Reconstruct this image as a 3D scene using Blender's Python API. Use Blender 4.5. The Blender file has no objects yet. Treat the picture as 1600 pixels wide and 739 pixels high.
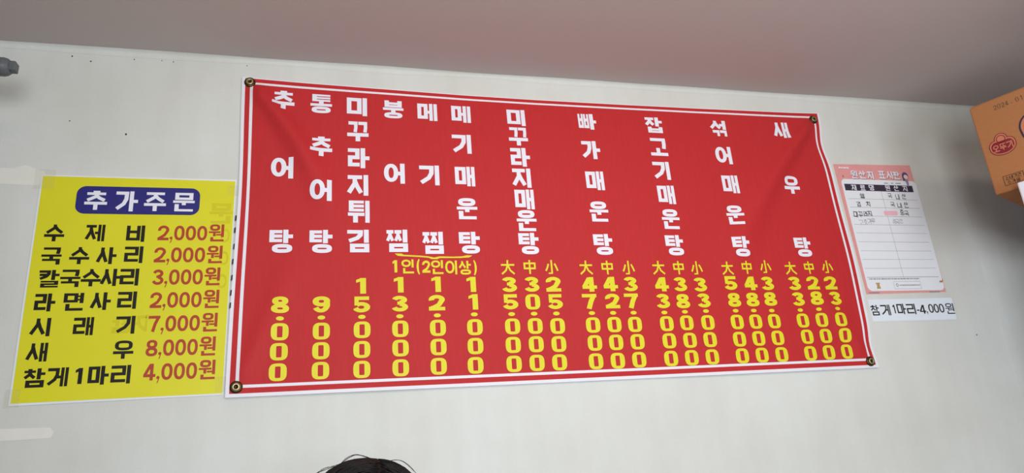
import bpy, bmesh, math, random
from mathutils import Vector, Matrix, noise
from mathutils.geometry import delaunay_2d_cdt

random.seed(7)
C = bpy.context.scene.collection
PI = math.pi

# ------------------------------------------------------------------ camera, world, light, exposure
CAM_Z = 1.25
FOCAL_PX = 1100.15                       # focal length in pixels of the 1600 x 739 frame
YAW, PITCH, ROLL = 0.267855, 0.319241, -0.077885
fw = Vector((math.sin(YAW)*math.cos(PITCH), math.cos(YAW)*math.cos(PITCH), math.sin(PITCH)))
rt = fw.cross(Vector((0, 0, 1))).normalized()
up = rt.cross(fw)
rt, up = rt*math.cos(ROLL) + up*math.sin(ROLL), -rt*math.sin(ROLL) + up*math.cos(ROLL)
cd = bpy.data.cameras.new('camera'); cam = bpy.data.objects.new('camera', cd); C.objects.link(cam)
cd.sensor_fit = 'HORIZONTAL'; cd.sensor_width = 36.0; cd.lens = 36.0*FOCAL_PX/1600.0
cd.clip_start = 0.02
cam.matrix_world = Matrix(((rt.x, up.x, -fw.x, 0.0), (rt.y, up.y, -fw.y, -1.8), (rt.z, up.z, -fw.z, CAM_Z), (0, 0, 0, 1)))
bpy.context.scene.camera = cam

W = bpy.data.worlds.new('world'); bpy.context.scene.world = W; W.use_nodes = True
W.node_tree.nodes['Background'].inputs[0].default_value = (0.75, 0.85, 1.0, 1)
W.node_tree.nodes['Background'].inputs[1].default_value = 1.0

def area_light(name, loc, target, sx, sy, power, col):
    d = bpy.data.lights.new(name, 'AREA'); d.shape = 'RECTANGLE'; d.size = sx; d.size_y = sy
    d.energy = power; d.color = col
    o = bpy.data.objects.new(name, d); C.objects.link(o); o.location = loc
    o.rotation_euler = (Vector(target) - Vector(loc)).to_track_quat('-Z', 'Y').to_euler()
    return o
area_light('window_daylight', (0.03, -2.46, 1.45), (0.50, 0.0, 1.55), 0.55, 0.60, 33.0, (0.92, 0.97, 1.0))
area_light('wide_window_daylight', (1.30, -2.46, 1.25), (1.60, 0.0, 1.45), 0.75, 0.85, 20.0, (0.92, 0.97, 1.0))  # broad fill added to lift the darker right side, no known source
area_light('ceiling_lamp_light', (0.7, -1.45, 2.35), (0.7, -0.3, 1.3), 2.2, 0.25, 14.0, (1.0, 0.87, 0.70))

vs = bpy.context.scene.view_settings
vs.view_transform = 'Standard'; vs.look = 'None'; vs.exposure = -0.10; vs.gamma = 1.0; vs.use_curve_mapping = False

# ------------------------------------------------------------------ helpers
def srgb(r, g, b):
    return tuple((c/255/12.92 if c/255 <= 0.04045 else ((c/255+0.055)/1.055)**2.4) for c in (r, g, b)) + (1.0,)

def mat(name, col, rough=0.6, metal=0.0, spec=0.3, noise_amt=0.0, noise_scale=40.0, bump=0.0, bump_scale=300.0, col2=None, stretch=None):
    m = bpy.data.materials.new(name); m.use_nodes = True
    nt = m.node_tree; p = nt.nodes['Principled BSDF']
    p.inputs['Base Color'].default_value = col; p.inputs['Roughness'].default_value = rough
    p.inputs['Metallic'].default_value = metal; p.inputs['Specular IOR Level'].default_value = spec
    tc = nt.nodes.new('ShaderNodeTexCoord')
    src = tc.outputs['Object']
    if stretch:
        mp = nt.nodes.new('ShaderNodeMapping'); mp.inputs['Scale'].default_value = stretch
        nt.links.new(src, mp.inputs['Vector']); src = mp.outputs['Vector']
    if noise_amt > 0 or col2:
        n = nt.nodes.new('ShaderNodeTexNoise'); n.inputs['Scale'].default_value = noise_scale; n.inputs['Detail'].default_value = 5.0
        nt.links.new(src, n.inputs['Vector'])
        r = nt.nodes.new('ShaderNodeValToRGB')
        c2 = col2 if col2 else tuple(c*(1-noise_amt) for c in col[:3]) + (1,)
        r.color_ramp.elements[0].position = 0.35; r.color_ramp.elements[1].position = 0.65
        r.color_ramp.elements[0].color = c2; r.color_ramp.elements[1].color = col
        nt.links.new(n.outputs['Fac'], r.inputs['Fac']); nt.links.new(r.outputs['Color'], p.inputs['Base Color'])
    if bump > 0:
        n2 = nt.nodes.new('ShaderNodeTexNoise'); n2.inputs['Scale'].default_value = bump_scale; n2.inputs['Detail'].default_value = 3.0
        nt.links.new(tc.outputs['Object'], n2.inputs['Vector'])
        b = nt.nodes.new('ShaderNodeBump'); b.inputs['Strength'].default_value = bump; b.inputs['Distance'].default_value = 0.002
        nt.links.new(n2.outputs['Fac'], b.inputs['Height']); nt.links.new(b.outputs['Normal'], p.inputs['Normal'])
    return m

def film_mat(name, alpha, col, rough=0.2):
    m = bpy.data.materials.new(name); m.use_nodes = True; nt = m.node_tree
    p = nt.nodes['Principled BSDF']; p.inputs['Base Color'].default_value = col; p.inputs['Roughness'].default_value = rough
    n = nt.nodes.new('ShaderNodeTexNoise'); n.inputs['Scale'].default_value = 60
    tc = nt.nodes.new('ShaderNodeTexCoord'); nt.links.new(tc.outputs['Object'], n.inputs['Vector'])
    mr = nt.nodes.new('ShaderNodeMapRange'); mr.inputs['To Min'].default_value = alpha*0.8; mr.inputs['To Max'].default_value = alpha*1.2
    nt.links.new(n.outputs['Fac'], mr.inputs['Value']); nt.links.new(mr.outputs['Result'], p.inputs['Alpha'])
    return m

def link(name, me, materials, parent=None, smooth=False):
    for m in (materials if isinstance(materials, (list, tuple)) else [materials]):
        me.materials.append(m)
    if smooth:
        for f in me.polygons: f.use_smooth = True
    o = bpy.data.objects.new(name, me); C.objects.link(o)
    if parent:
        o.parent = parent
        o.matrix_parent_inverse = Matrix.Translation(-Vector(parent.location)) if parent.rotation_euler.z == 0 else Matrix.Identity(4)
    return o

def obj(name, bm, materials, parent=None, smooth=False):
    me = bpy.data.meshes.new(name); bm.normal_update(); bm.to_mesh(me); bm.free()
    return link(name, me, materials, parent, smooth)

def pyobj(name, verts, faces, materials, parent=None, smooth=False):
    me = bpy.data.meshes.new(name); me.from_pydata([tuple(v) for v in verts], [], faces); me.update()
    return link(name, me, materials, parent, smooth)

def solid_sheet(verts, faces, th):
    """a sheet with real thickness: front, back and rim keep corners of their own so each face shades by itself"""
    n = len(verts); V = list(verts) + [(x, y+th, z) for x, y, z in verts]
    F = list(faces) + [tuple(i+n for i in (f[0],)+tuple(f[:0:-1])) for f in faces]
    cnt = {}
    for f in faces:
        for a, c in zip(f, f[1:]+f[:1]): cnt[(a, c)] = 1
    for a, c in list(cnt):
        if (c, a) not in cnt:
            k = len(V); V += [V[c], V[a], V[a+n], V[c+n]]; F.append((k, k+1, k+2, k+3))
    return V, F

def thing(name, label, cat, loc, group=None):
    o = bpy.data.objects.new(name, None); C.objects.link(o); o.location = loc; o.empty_display_size = 0.05
    o['label'] = label; o['category'] = cat
    if group: o['group'] = group
    bpy.context.view_layer.update()
    return o

def struct(o):
    o['kind'] = 'structure'; return o

def add_box(bm, lo, hi, bev=0.0):
    r = bmesh.ops.create_cube(bm, size=1.0)
    for v in r['verts']:
        v.co = Vector(((lo[i]+hi[i])/2 + v.co[i]*(hi[i]-lo[i]) for i in range(3)))
    if bev:
        es = list({e for v in r['verts'] for e in v.link_edges})
        bmesh.ops.bevel(bm, geom=es, offset=bev, segments=2, affect='EDGES', profile=0.5)

def box_obj(name, lo, hi, m, parent=None, bev=0.0):
    bm = bmesh.new(); add_box(bm, lo, hi, bev); return obj(name, bm, m, parent)

def add_tube(bm, pts, rad, seg=8, cap=True):
    pts = [Vector(p) for p in pts]
    rads = rad if isinstance(rad, (list, tuple)) else [rad]*len(pts)
    rings = []
    for i, p in enumerate(pts):
        t = (pts[min(i+1, len(pts)-1)] - pts[max(i-1, 0)]).normalized()
        a = t.cross(Vector((0, 0, 1)) if abs(t.z) < 0.9 else Vector((1, 0, 0))).normalized(); b = t.cross(a)
        rings.append([bm.verts.new(p + (a*math.cos(k*2*PI/seg) + b*math.sin(k*2*PI/seg))*rads[i]) for k in range(seg)])
    for r0, r1 in zip(rings, rings[1:]):
        for k in range(seg): bm.faces.new((r0[k], r0[(k+1) % seg], r1[(k+1) % seg], r1[k]))
    if cap:
        bm.faces.new(rings[0][::-1]); bm.faces.new(rings[-1])

def add_lathe(bm, prof, origin, axis, seg=24):
    """prof: (radius, distance along axis)"""
    axis = Vector(axis).normalized(); o = Vector(origin)
    a = axis.cross(Vector((0, 0, 1)) if abs(axis.z) < 0.9 else Vector((1, 0, 0))).normalized(); b = axis.cross(a)
    rings = []
    for r, h in prof:
        if r < 1e-6: rings.append([bm.verts.new(o + axis*h)])
        else: rings.append([bm.verts.new(o + axis*h + (a*math.cos(k*2*PI/seg) + b*math.sin(k*2*PI/seg))*r) for k in range(seg)])
    for r0, r1 in zip(rings, rings[1:]):
        for k in range(seg):
            q = [r0[k % len(r0)], r0[(k+1) % len(r0)], r1[(k+1) % len(r1)], r1[k % len(r1)]]
            q = list(dict.fromkeys(q))
            if len(q) > 2: bm.faces.new(q)

# ------------------------------------------------------------------ lettering: strokes drawn in a unit box
def rect(x0, y0, x1, y1): return [(x0, y0), (x1, y0), (x1, y1), (x0, y1)]
def ring(x0, y0, x1, y1, th, tv, po=2.0, pi=2.0, n=32):
    cx, cy, rx, ry = (x0+x1)/2, (y0+y1)/2, (x1-x0)/2, (y1-y0)/2
    ix, iy = max(rx-tv, rx*0.12), max(ry-th, ry*0.12)
    def pt(a, rx, ry, p):
        c, s = math.cos(a), math.sin(a)
        return (cx+rx*math.copysign(abs(c)**(2/p), c), cy+ry*math.copysign(abs(s)**(2/p), s))
    A = [2*PI*k/n for k in range(n)]
    O = [pt(a, rx, ry, po) for a in A]; I = [pt(a, ix, iy, pi) for a in A]
    return [[O[k], O[(k+1) % n], I[(k+1) % n], I[k]] for k in range(n)]
def disc(cx, cy, rx, ry, n=24): return [[(cx+rx*math.cos(2*PI*k/n), cy+ry*math.sin(2*PI*k/n)) for k in range(n)]]
def arc(cx, cy, rx, ry, a0, a1, n=14):
    return [(cx+rx*math.cos(math.radians(a0+(a1-a0)*k/n)), cy+ry*math.sin(math.radians(a0+(a1-a0)*k/n))) for k in range(n+1)]
def stroke(pts, th, tv):
    """pen of height th and width tv pulled along pts; one quad per step with shared joints"""
    L, Rr = [], []
    for i, p in enumerate(pts):
        def nrm(a, b):
            dx, dy = b[0]-a[0], b[1]-a[1]; l = math.hypot(dx, dy) or 1; return (-dy/l, dx/l)
        ns = []
        if i > 0: ns.append(nrm(pts[i-1], p))
        if i < len(pts)-1: ns.append(nrm(p, pts[i+1]))
        nx, ny = sum(n[0] for n in ns), sum(n[1] for n in ns); l = math.hypot(nx, ny) or 1; nx /= l; ny /= l
        k = 1/max(0.5, nx*ns[0][0]+ny*ns[0][1])
        L.append((p[0]+nx*tv/2*k, p[1]+ny*th/2*k)); Rr.append((p[0]-nx*tv/2*k, p[1]-ny*th/2*k))
    return [[Rr[i], Rr[i+1], L[i+1], L[i]] for i in range(len(pts)-1)]

CHO = list('ㄱㄲㄴㄷㄸㄹㅁㅂㅃㅅㅆㅇㅈㅉㅊㅋㅌㅍㅎ')
JUNG = list('ㅏㅐㅑㅒㅓㅔㅕㅖㅗㅘㅙㅚㅛㅜㅝㅞㅟㅠㅡㅢㅣ')
JONG = ['']+list('ㄱㄲㄳㄴㄵㄶㄷㄹㄺㄻㄼㄽㄾㄿㅀㅁㅂㅄㅅㅆㅇㅈㅊㅋㅌㅍㅎ')
DOUBLE = {'ㄲ': 'ㄱ', 'ㄸ': 'ㄷ', 'ㅃ': 'ㅂ', 'ㅆ': 'ㅅ', 'ㅉ': 'ㅈ'}
BARS = {'ㄱ': 1.7, 'ㄴ': 1.7, 'ㄷ': 2, 'ㄹ': 3, 'ㅁ': 2, 'ㅂ': 2.4, 'ㅅ': 1.7, 'ㅇ': 2, 'ㅈ': 2.4, 'ㅊ': 3.1, 'ㅋ': 2, 'ㅌ': 3, 'ㅍ': 2.2, 'ㅎ': 3.7}
def jamo(c, x0, y0, x1, y1, th, tv, pos):
    w, h = x1-x0, y1-y0
    if c in DOUBLE:
        g = 0.04*w; m = (x0+x1)/2; b = DOUBLE[c]
        return jamo(b, x0, y0, m-g/2, y1, th, tv*0.78, pos) + jamo(b, m+g/2, y0, x1, y1, th, tv*0.78, pos)
    n = BARS[c]; th = min(th, h/(n+(n-1)*0.42)); tv = min(tv, w*0.38)
    d = min(th, tv)*0.5 + max(th, tv)*0.5
    if c in 'ㄱㅋ':
        o = [rect(x0, y1-th, x1, y1)]
        if pos == 'L':
            o += stroke([(x1-tv/2, y1-th/2), (x1-tv*0.55, y1-h*0.42), (x1-w*0.36, y1-h*0.68), (x0+w*0.12, y0+th*0.25)], th, tv)
        elif pos == 'T':
            o += stroke([(x1-tv/2, y1-th/2), (x1-tv/2, y0+h*0.4), (x1-tv*0.68, y0)], th, tv)
        else: o += [rect(x1-tv, y0, x1, y1)]
        if c == 'ㅋ': o += [rect(x0+0.05*w, y0+h*0.5-th/2, x1-tv*0.5, y0+h*0.5+th/2)]
        return o
    if c == 'ㄴ': return [rect(x0, y0, x0+tv, y1), rect(x0, y0, x1, y0+th)]
    if c == 'ㄷ': return [rect(x0, y0, x0+tv, y1), rect(x0, y0, x1, y0+th), rect(x0, y1-th, x1, y1)]
    if c == 'ㄹ':
        m0 = (y0+y1)/2-th/2; m1 = m0+th
        return [rect(x0, y1-th, x1, y1), rect(x0, m0, x1, m1), rect(x0, y0, x1, y0+th), rect(x1-tv, m0, x1, y1), rect(x0, y0, x0+tv, m1)]
    if c == 'ㅁ': return [rect(x0, y0, x0+tv, y1), rect(x1-tv, y0, x1, y1), rect(x0, y0, x1, y0+th), rect(x0, y1-th, x1, y1)]
    if c == 'ㅂ':
        m = y0+h*0.56
        return [rect(x0, y0, x0+tv, y1), rect(x1-tv, y0, x1, y1), rect(x0, y0, x1, y0+th), rect(x0, m-th/2+0.02*h, x1, m+th/2+0.02*h)]
    if c == 'ㅌ':
        m0 = (y0+y1)/2-th/2
        return [rect(x0, y0, x0+tv, y1), rect(x0, y1-th, x1, y1), rect(x0, m0, x1, m0+th), rect(x0, y0, x1, y0+th)]
    if c == 'ㅍ': return [rect(x0, y1-th, x1, y1), rect(x0, y0, x1, y0+th), rect(x0+w*0.2, y0, x0+w*0.2+tv*0.9, y1), rect(x1-w*0.2-tv*0.9, y0, x1-w*0.2, y1)]
    if c == 'ㅇ':
        p = 2.6 if w > h*1.5 else 2.15
        return ring(x0, y0, x1, y1, th, tv, p, 4.0 if w > h*1.5 else 2.2)
    def siot(x0, y0, x1, y1):
        cx = (x0+x1)/2; hh = y1-y0; e = d*0.36
        return stroke([(cx, y1), (cx-0.01, y1-hh*0.36), (x0+e, y0+e*0.7)], d, d) + stroke([(cx, y1-hh*0.22), (cx+(x1-cx)*0.30, y1-hh*0.55), (x1-e, y0+e*0.7)], d, d)
    if c == 'ㅅ': return siot(x0, y0, x1, y1)
    if c == 'ㅈ': return [rect(x0+0.03*w, y1-th, x1-0.03*w, y1)] + siot(x0, y0, x1, y1-th*0.6)
    if c == 'ㅊ':
        t = min(th, h*0.16); yb = y1-t*1.0
        return [rect((x0+x1)/2-w*0.17, yb-0.01, (x0+x1)/2+w*0.17, y1), rect(x0+0.03*w, yb-th, x1-0.03*w, yb)] + siot(x0, y0, x1, yb-th*0.6)
    if c == 'ㅎ':
        return [rect((x0+x1)/2-w*0.2, y1-th, (x0+x1)/2+w*0.2, y1), rect(x0, y1-th*2.25, x1, y1-th*1.25)] + ring(x0+w*0.1, y0, x1-w*0.1, y1-th*2.5, th*0.8, tv*0.8)
    return []

def syllable(ch, th, tv):
    k = ord(ch)-0xAC00; cho, ju, jo = CHO[k//588], JUNG[(k % 588)//28], JONG[k % 28]
    o = []; fin = jo != ''
    yb = 0.42 if fin else 0.0                          # bottom of the upper half
    if cho in DOUBLE and DOUBLE[cho] in 'ㅂㅅㅈ': wide = 0.05
    else: wide = 0.0
    sh = 0.86 if fin else 1.0
    tH = th*sh
    if ju in 'ㅏㅐㅓㅔㅣㅕ':
        t2 = tv*0.80
        if ju == 'ㅣ': xc = 0.96-tv-0.045; o += [rect(0.96-tv, yb-(0 if fin else 0), 0.96, 1.0)]
        if ju == 'ㅏ':
            xv = 0.80-tv+wide; xc = xv-0.045
            o += [rect(xv, yb, xv+tv, 1.0), rect(xv, (1+yb)/2-tH*0.5, 1.0, (1+yb)/2+tH*0.5)]
        if ju == 'ㅓ':
            xc = 0.98-tv-0.09; o += [rect(0.98-tv, yb, 0.98, 1.0), rect(xc-0.10, (1+yb)/2-tH*0.5, 0.98-tv*0.5, (1+yb)/2+tH*0.5)]
        if ju == 'ㅕ':
            xc = 0.98-tv-0.09; m = (1+yb)/2
            o += [rect(0.98-tv, yb, 0.98, 1.0), rect(xc-0.06, m+0.055, 0.98-tv*0.5, m+0.055+tH*0.62), rect(xc-0.06, m-0.055-tH*0.62, 0.98-tv*0.5, m-0.055)]
        if ju == 'ㅐ':
            xb = 0.98-t2; xa = xb-t2-0.055; xc = xa-0.045
            o += [rect(xb, yb, 0.98, 1.0), rect(xa, yb, xa+t2, 1.0), rect(xa, (1+yb)/2-tH*0.45, xb+0.02, (1+yb)/2+tH*0.45)]
        if ju == 'ㅔ':
            xb = 0.98-t2; xa = xb-t2-0.05; xc = xa-0.075
            o += [rect(xb, yb, 0.98, 1.0), rect(xa, yb, xa+t2, 1.0), rect(xc-0.08, (1+yb)/2-tH*0.45, xa+0.02, (1+yb)/2+tH*0.45)]
        cy0 = yb+(0.04 if fin else 0.08)
        if cho == 'ㅁ' and not fin: cy0 = 0.10
        o += jamo(cho, 0.0, cy0, xc, 0.98, tH, tv*(0.9 if ju in 'ㅐㅔ' else 1), 'L')
        if fin: final(o, jo, 0.12, 0.0, 0.98, 0.38, th, tv)
    elif ju in 'ㅗㅜㅡㅛ':
        if fin:
            o += jamo(cho, 0.08, 0.62, 0.92, 1.0, th*0.82, tv, 'T')
            b0 = 0.47 if ju == 'ㅜ' else 0.36
            bt = min(th*0.8, 0.135)
            if ju == 'ㅜ': o += [rect(0, 0.455, 1, 0.455+bt), rect(0.5-tv*0.5, 0.335, 0.5+tv*0.5, 0.46)]; top = 0.335
            else: o += [rect(0, 0.37, 1, 0.37+bt), rect(0.5-tv*0.5, 0.45, 0.5+tv*0.5, 0.63)]; top = 0.345
            if jo == 'ㄴ': final(o, jo, 0.08, 0.0, 0.94, top+0.05, th*0.85, tv)
            else: final(o, jo, 0.06, 0.0, 0.94, top, th*0.85, tv)
        elif ju == 'ㅜ':
            o += jamo(cho, 0.06, 0.46, 0.94, 1.0, th*0.9, tv, 'T') + [rect(0, 0.42-th*0.95, 1, 0.42), rect(0.5-tv*0.5, 0.0, 0.5+tv*0.5, 0.42)]
        elif ju == 'ㅗ':
            o += jamo(cho, 0.06, 0.40, 0.94, 1.0, th*0.9, tv, 'T') + [rect(0, 0.0, 1, th*0.95), rect(0.45-tv*0.5, 0.02, 0.45+tv*0.5, 0.44)]
        elif ju == 'ㅛ':
            o += jamo(cho, 0.08, 0.42, 0.92, 1.0, th*0.9, tv, 'T') + [rect(0, 0.0, 1, th*0.9), rect(0.3-tv*0.45, 0.02, 0.3+tv*0.45, 0.38), rect(0.7-tv*0.45, 0.02, 0.7+tv*0.45, 0.38)]
    elif ju in 'ㅟㅝ':
        xr = 0.98-tv*0.92
        if fin:
            o += [rect(xr, 0.25, 0.98, 1.0)]
            o += jamo(cho, 0.06, 0.62, xr-0.08, 1.0, th*0.72, tv*0.9, 'T') + [rect(0, 0.49, xr-0.04, 0.49+th*0.62), rect(0.28, 0.30, 0.28+tv*0.85, 0.5)]
            if ju == 'ㅝ': o += [rect(0.28+tv, 0.345, xr+0.02, 0.345+th*0.55)]
            final(o, jo, 0.12, 0.0, 0.98, 0.25, th*0.8, tv*0.9)
        else:
            o += [rect(xr, 0.0, 0.98, 1.0)]
            o += jamo(cho, 0.04, 0.50, xr-0.06, 1.0, th*0.8, tv, 'T') + [rect(0, 0.30, xr-0.04, 0.30+th*0.8), rect(0.34-tv*0.5, 0.0, 0.34+tv*0.5, 0.32)]
    return o
def final(o, jo, x0, y0, x1, y1, th, tv):
    if jo in ('ㄲ', 'ㄱ', 'ㅂ', 'ㄹ', 'ㅁ', 'ㄴ', 'ㅇ', 'ㅊ'): o += jamo(jo, x0, y0, x1, y1, th*0.9, tv*1.05, 'F')
    else: o += jamo(jo, x0, y0, x1, y1, th*0.9, tv, 'F')

def latin(ch, th, tv, boxy=False):
    a, b = tv/2, th/2
    if ch == '0': return ring(0, 0, 1, 1, th, tv, 3.0 if boxy else 2.25, 9.0 if boxy else 2.2)
    if ch == '1':
        x = 0.80 if boxy else 0.78
        return [rect(x-tv, 0, x, 1)] + [[(x-tv-0.24, 0.70), (x-tv+0.03, 0.78), (x-tv+0.03, 0.99), (x-tv-0.24, 0.88)], [(x-tv, 0.7), (x-tv*0.2, 0.9), (x-tv*0.2, 1.0), (x-tv*0.9, 1.0)]]
    if ch == '2':
        return stroke(arc(0.5, 0.70, 0.5-a, 0.30-b, 195, -25) + [(0.62, 0.36), (0.30, 0.20), (a*0.9, th*0.75)], th, tv) + [rect(0, 0, 1, th), rect(0, 0, tv, th*1.1)]
    if ch == '3':
        return stroke(arc(0.49, 0.735, 0.46-a, 0.265-b, 172, -88), th, tv) + stroke(arc(0.5, 0.285, 0.5-a, 0.285-b, 88, -172), th, tv) + [rect(0.36, 0.53-b*0.9, 0.56, 0.53+b*0.9)]
    if ch == '4':
        return [rect(0.80-tv, 0, 0.80, 1), rect(0, 0.2, 1, 0.2+th)] + stroke([(0.80-tv*0.85, 1.0-b*0.6), (tv*0.32, 0.2+b)], th, tv*0.95)
    if ch == '5':
        return [rect(0.10, 1-th, 0.94, 1), rect(0.08, 0.44, 0.08+tv*0.72, 1)] + stroke(arc(0.48, 0.325, 0.52-a, 0.325-b, 140, -168), th, tv)
    if ch == '6':
        return ring(0, 0, 1, 0.62, th, tv, 2.2, 2.4) + stroke(arc(0.52, 0.5, 0.52-a, 0.5-b, 40, 190), th, tv)
    if ch == '7': return [rect(0, 1-th, 1, 1)] + stroke([(0.97-a*0.9, 1-b), (0.60, 0.5), (0.42, 0.0)], th, tv)
    if ch == '8': return ring(0.05, 0.47, 0.95, 1.0, th*0.9, tv, 2.3, 2.6) + ring(0, 0, 1, 0.55, th*0.95, tv, 2.3, 2.6)
    if ch == '9':
        return ring(0, 0.38, 1, 1, th, tv, 2.2, 2.4) + stroke(arc(0.48, 0.5, 0.52-a, 0.5-b, 10, -150), th, tv)
    if ch == ',': return disc(0.5, 0.78, 0.42, 0.22) + [[(0.60, 0.62), (0.92, 0.78), (0.55, 0.10), (0.20, 0.0)]]
    if ch == '-': return [rect(0, 0, 1, 1)]
    if ch == '.': return disc(0.5, 0.5, 0.5, 0.5)
    if ch == '(': return stroke(arc(1.0, 0.5, 1.0-a, 0.56, 115, 245), th*0.5, tv)
    if ch == ')': return stroke(arc(0.0, 0.5, 1.0-a, 0.56, 65, -65), th*0.5, tv)
    if ch == '大': return [rect(0.02, 0.60, 0.98, 0.60+th)] + stroke([(0.5, 1.0), (0.48, 0.62), (0.36, 0.28), (0.05, 0.02)], th, tv) + stroke([(0.52, 0.62), (0.66, 0.28), (0.96, 0.02)], th, tv)
    if ch == '中': return [rect(0.5-a, 0, 0.5+a, 1), rect(0.06, 0.34, 0.06+tv, 0.82), rect(0.94-tv, 0.34, 0.94, 0.82), rect(0.06, 0.82-th, 0.94, 0.82), rect(0.06, 0.34, 0.94, 0.34+th)]
    if ch == '小': return [rect(0.5-a, 0.04, 0.5+a, 1), [(0.26, 0.10), (0.22, 0.0), (0.5+a*0.6, 0.0), (0.5+a, 0.10)]] + stroke([(0.27, 0.72), (0.18, 0.45), (0.06, 0.22)], th, tv) + stroke([(0.72, 0.74), (0.84, 0.48), (0.93, 0.22)], th, tv)
    return []

CACHE = {}
def glyph(ch, w, h, th, tv, boxy=False, step=None):
    """flat triangulation of one character, centred on the origin, in metres"""
    key = (ch, round(w, 4), round(h, 4), th, tv, boxy, step)
    if key in CACHE: return CACHE[key]
    polys = syllable(ch, th, tv) if 0xAC00 <= ord(ch) <= 0xD7A3 else latin(ch, th, tv, boxy)
    CACHE[key] = union([[((x-0.5)*w, (y-0.5)*h) for x, y in p] for p in polys], step)
    return CACHE[key]

def union(polys, step=None):
    V, F = [], []
    for p in polys:
        ar = sum(p[i][0]*p[(i+1) % len(p)][1]-p[(i+1) % len(p)][0]*p[i][1] for i in range(len(p)))
        if abs(ar) < 1e-12: continue
        if ar < 0: p = p[::-1]
        q = []
        for i in range(len(p)):
            a, b = p[i], p[(i+1) % len(p)]
            k = max(1, int(math.hypot(b[0]-a[0], b[1]-a[1])/step)) if step else 1
            q += [(a[0]+(b[0]-a[0])*j/k, a[1]+(b[1]-a[1])*j/k) for j in range(k)]
        F.append(list(range(len(V), len(V)+len(q)))); V += [Vector(c) for c in q]
    if step:
        xs = [c.x for c in V]; ys = [c.y for c in V]
        x = min(xs)
        while x < max(xs):
            y = min(ys)
            while y < max(ys):
                V.append(Vector((x+step*0.37, y+step*0.41))); y += step
            x += step
    r = delaunay_2d_cdt(V, [], F, 0, 1e-6)
    tri = [tuple(f) for f, src in zip(r[2], r[5]) if src]
    used = sorted({i for f in tri for i in f}); mp = {i: k for k, i in enumerate(used)}
    return [(r[0][i].x, r[0][i].y) for i in used], [tuple(mp[i] for i in f) for f in tri]

class Ink:
    """printed lettering: flat shapes gathered into one mesh on a surface"""
    def __init__(self, surf): self.surf = surf; self.v = []; self.f = []
    def put(self, data, u, v, mirror=1, rot=0.0):
        o = len(self.v); c, s = math.cos(rot), math.sin(rot)
        for x, y in data[0]:
            x *= mirror; self.v.append(self.surf(u+x*c-y*s, v+x*s+y*c))
        self.f += [tuple(i+o for i in (f if mirror == 1 else f[::-1])) for f in data[1]]
    def char(self, ch, u, v, w, h, th, tv, boxy=False, step=None, mirror=1, rot=0.0):
        self.put(glyph(ch, w, h, th, tv, boxy, step), u, v, mirror, rot)
    def poly(self, pts, step=None): self.put(union([pts], step), 0, 0)
    def line(self, a, b, t, step=None):
        self.put(union(stroke([a, b], t, t), step), 0, 0)
    def build(self, name, m, parent, label=None):
        o = pyobj(name, self.v, self.f, m, parent)
        if label: o['label'] = label
        return o

def wall_surf(off): return lambda u, v: (u, -off, v)

# ------------------------------------------------------------------ measured layout (metres): (character, across, up)
DISHES = [
    [('추', 0.1098, 0.7930), ('어', 0.1124, 0.5914), ('탕', 0.1147, 0.3873)],
    [('통', 0.2094, 0.7898), ('추', 0.2108, 0.6576), ('어', 0.2115, 0.5270), ('탕', 0.2130, 0.3870)],
    [('미', 0.3070, 0.7873), ('꾸', 0.3080, 0.7079), ('라', 0.3098, 0.6271), ('지', 0.3080, 0.5468), ('튀', 0.3097, 0.4708), ('김', 0.3079, 0.3885)],
    [('붕', 0.4063, 0.7850), ('어', 0.4057, 0.5838), ('찜', 0.4088, 0.3891)],
    [('메', 0.5033, 0.7828), ('기', 0.5021, 0.5811), ('찜', 0.5041, 0.3835)],
    [('메', 0.6012, 0.7823), ('기', 0.5984, 0.6813), ('매', 0.6015, 0.5801), ('운', 0.6016, 0.4829), ('탕', 0.6030, 0.3840)],
    [('미', 0.7668, 0.7807), ('꾸', 0.7668, 0.7137), ('라', 0.7672, 0.6458), ('지', 0.7664, 0.5798), ('매', 0.7690, 0.5139), ('운', 0.7694, 0.4498), ('탕', 0.7701, 0.3821)],
    [('빠', 0.9887, 0.7792), ('가', 0.9889, 0.6784), ('매', 0.9894, 0.5780), ('운', 0.9893, 0.4806), ('탕', 0.9899, 0.3802)],
    [('잡', 1.2092, 0.7789), ('고', 1.2133, 0.6989), ('기', 1.2114, 0.6186), ('매', 1.2139, 0.5394), ('운', 1.2150, 0.4611), ('탕', 1.2145, 0.3795)],
    [('섞', 1.4346, 0.7787), ('어', 1.4357, 0.6804), ('매', 1.4407, 0.5816), ('운', 1.4349, 0.4787), ('탕', 1.4345, 0.3767)],
    [('새', 1.6668, 0.7831), ('우', 1.6613, 0.5863), ('탕', 1.6541, 0.3776)],
]
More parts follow.
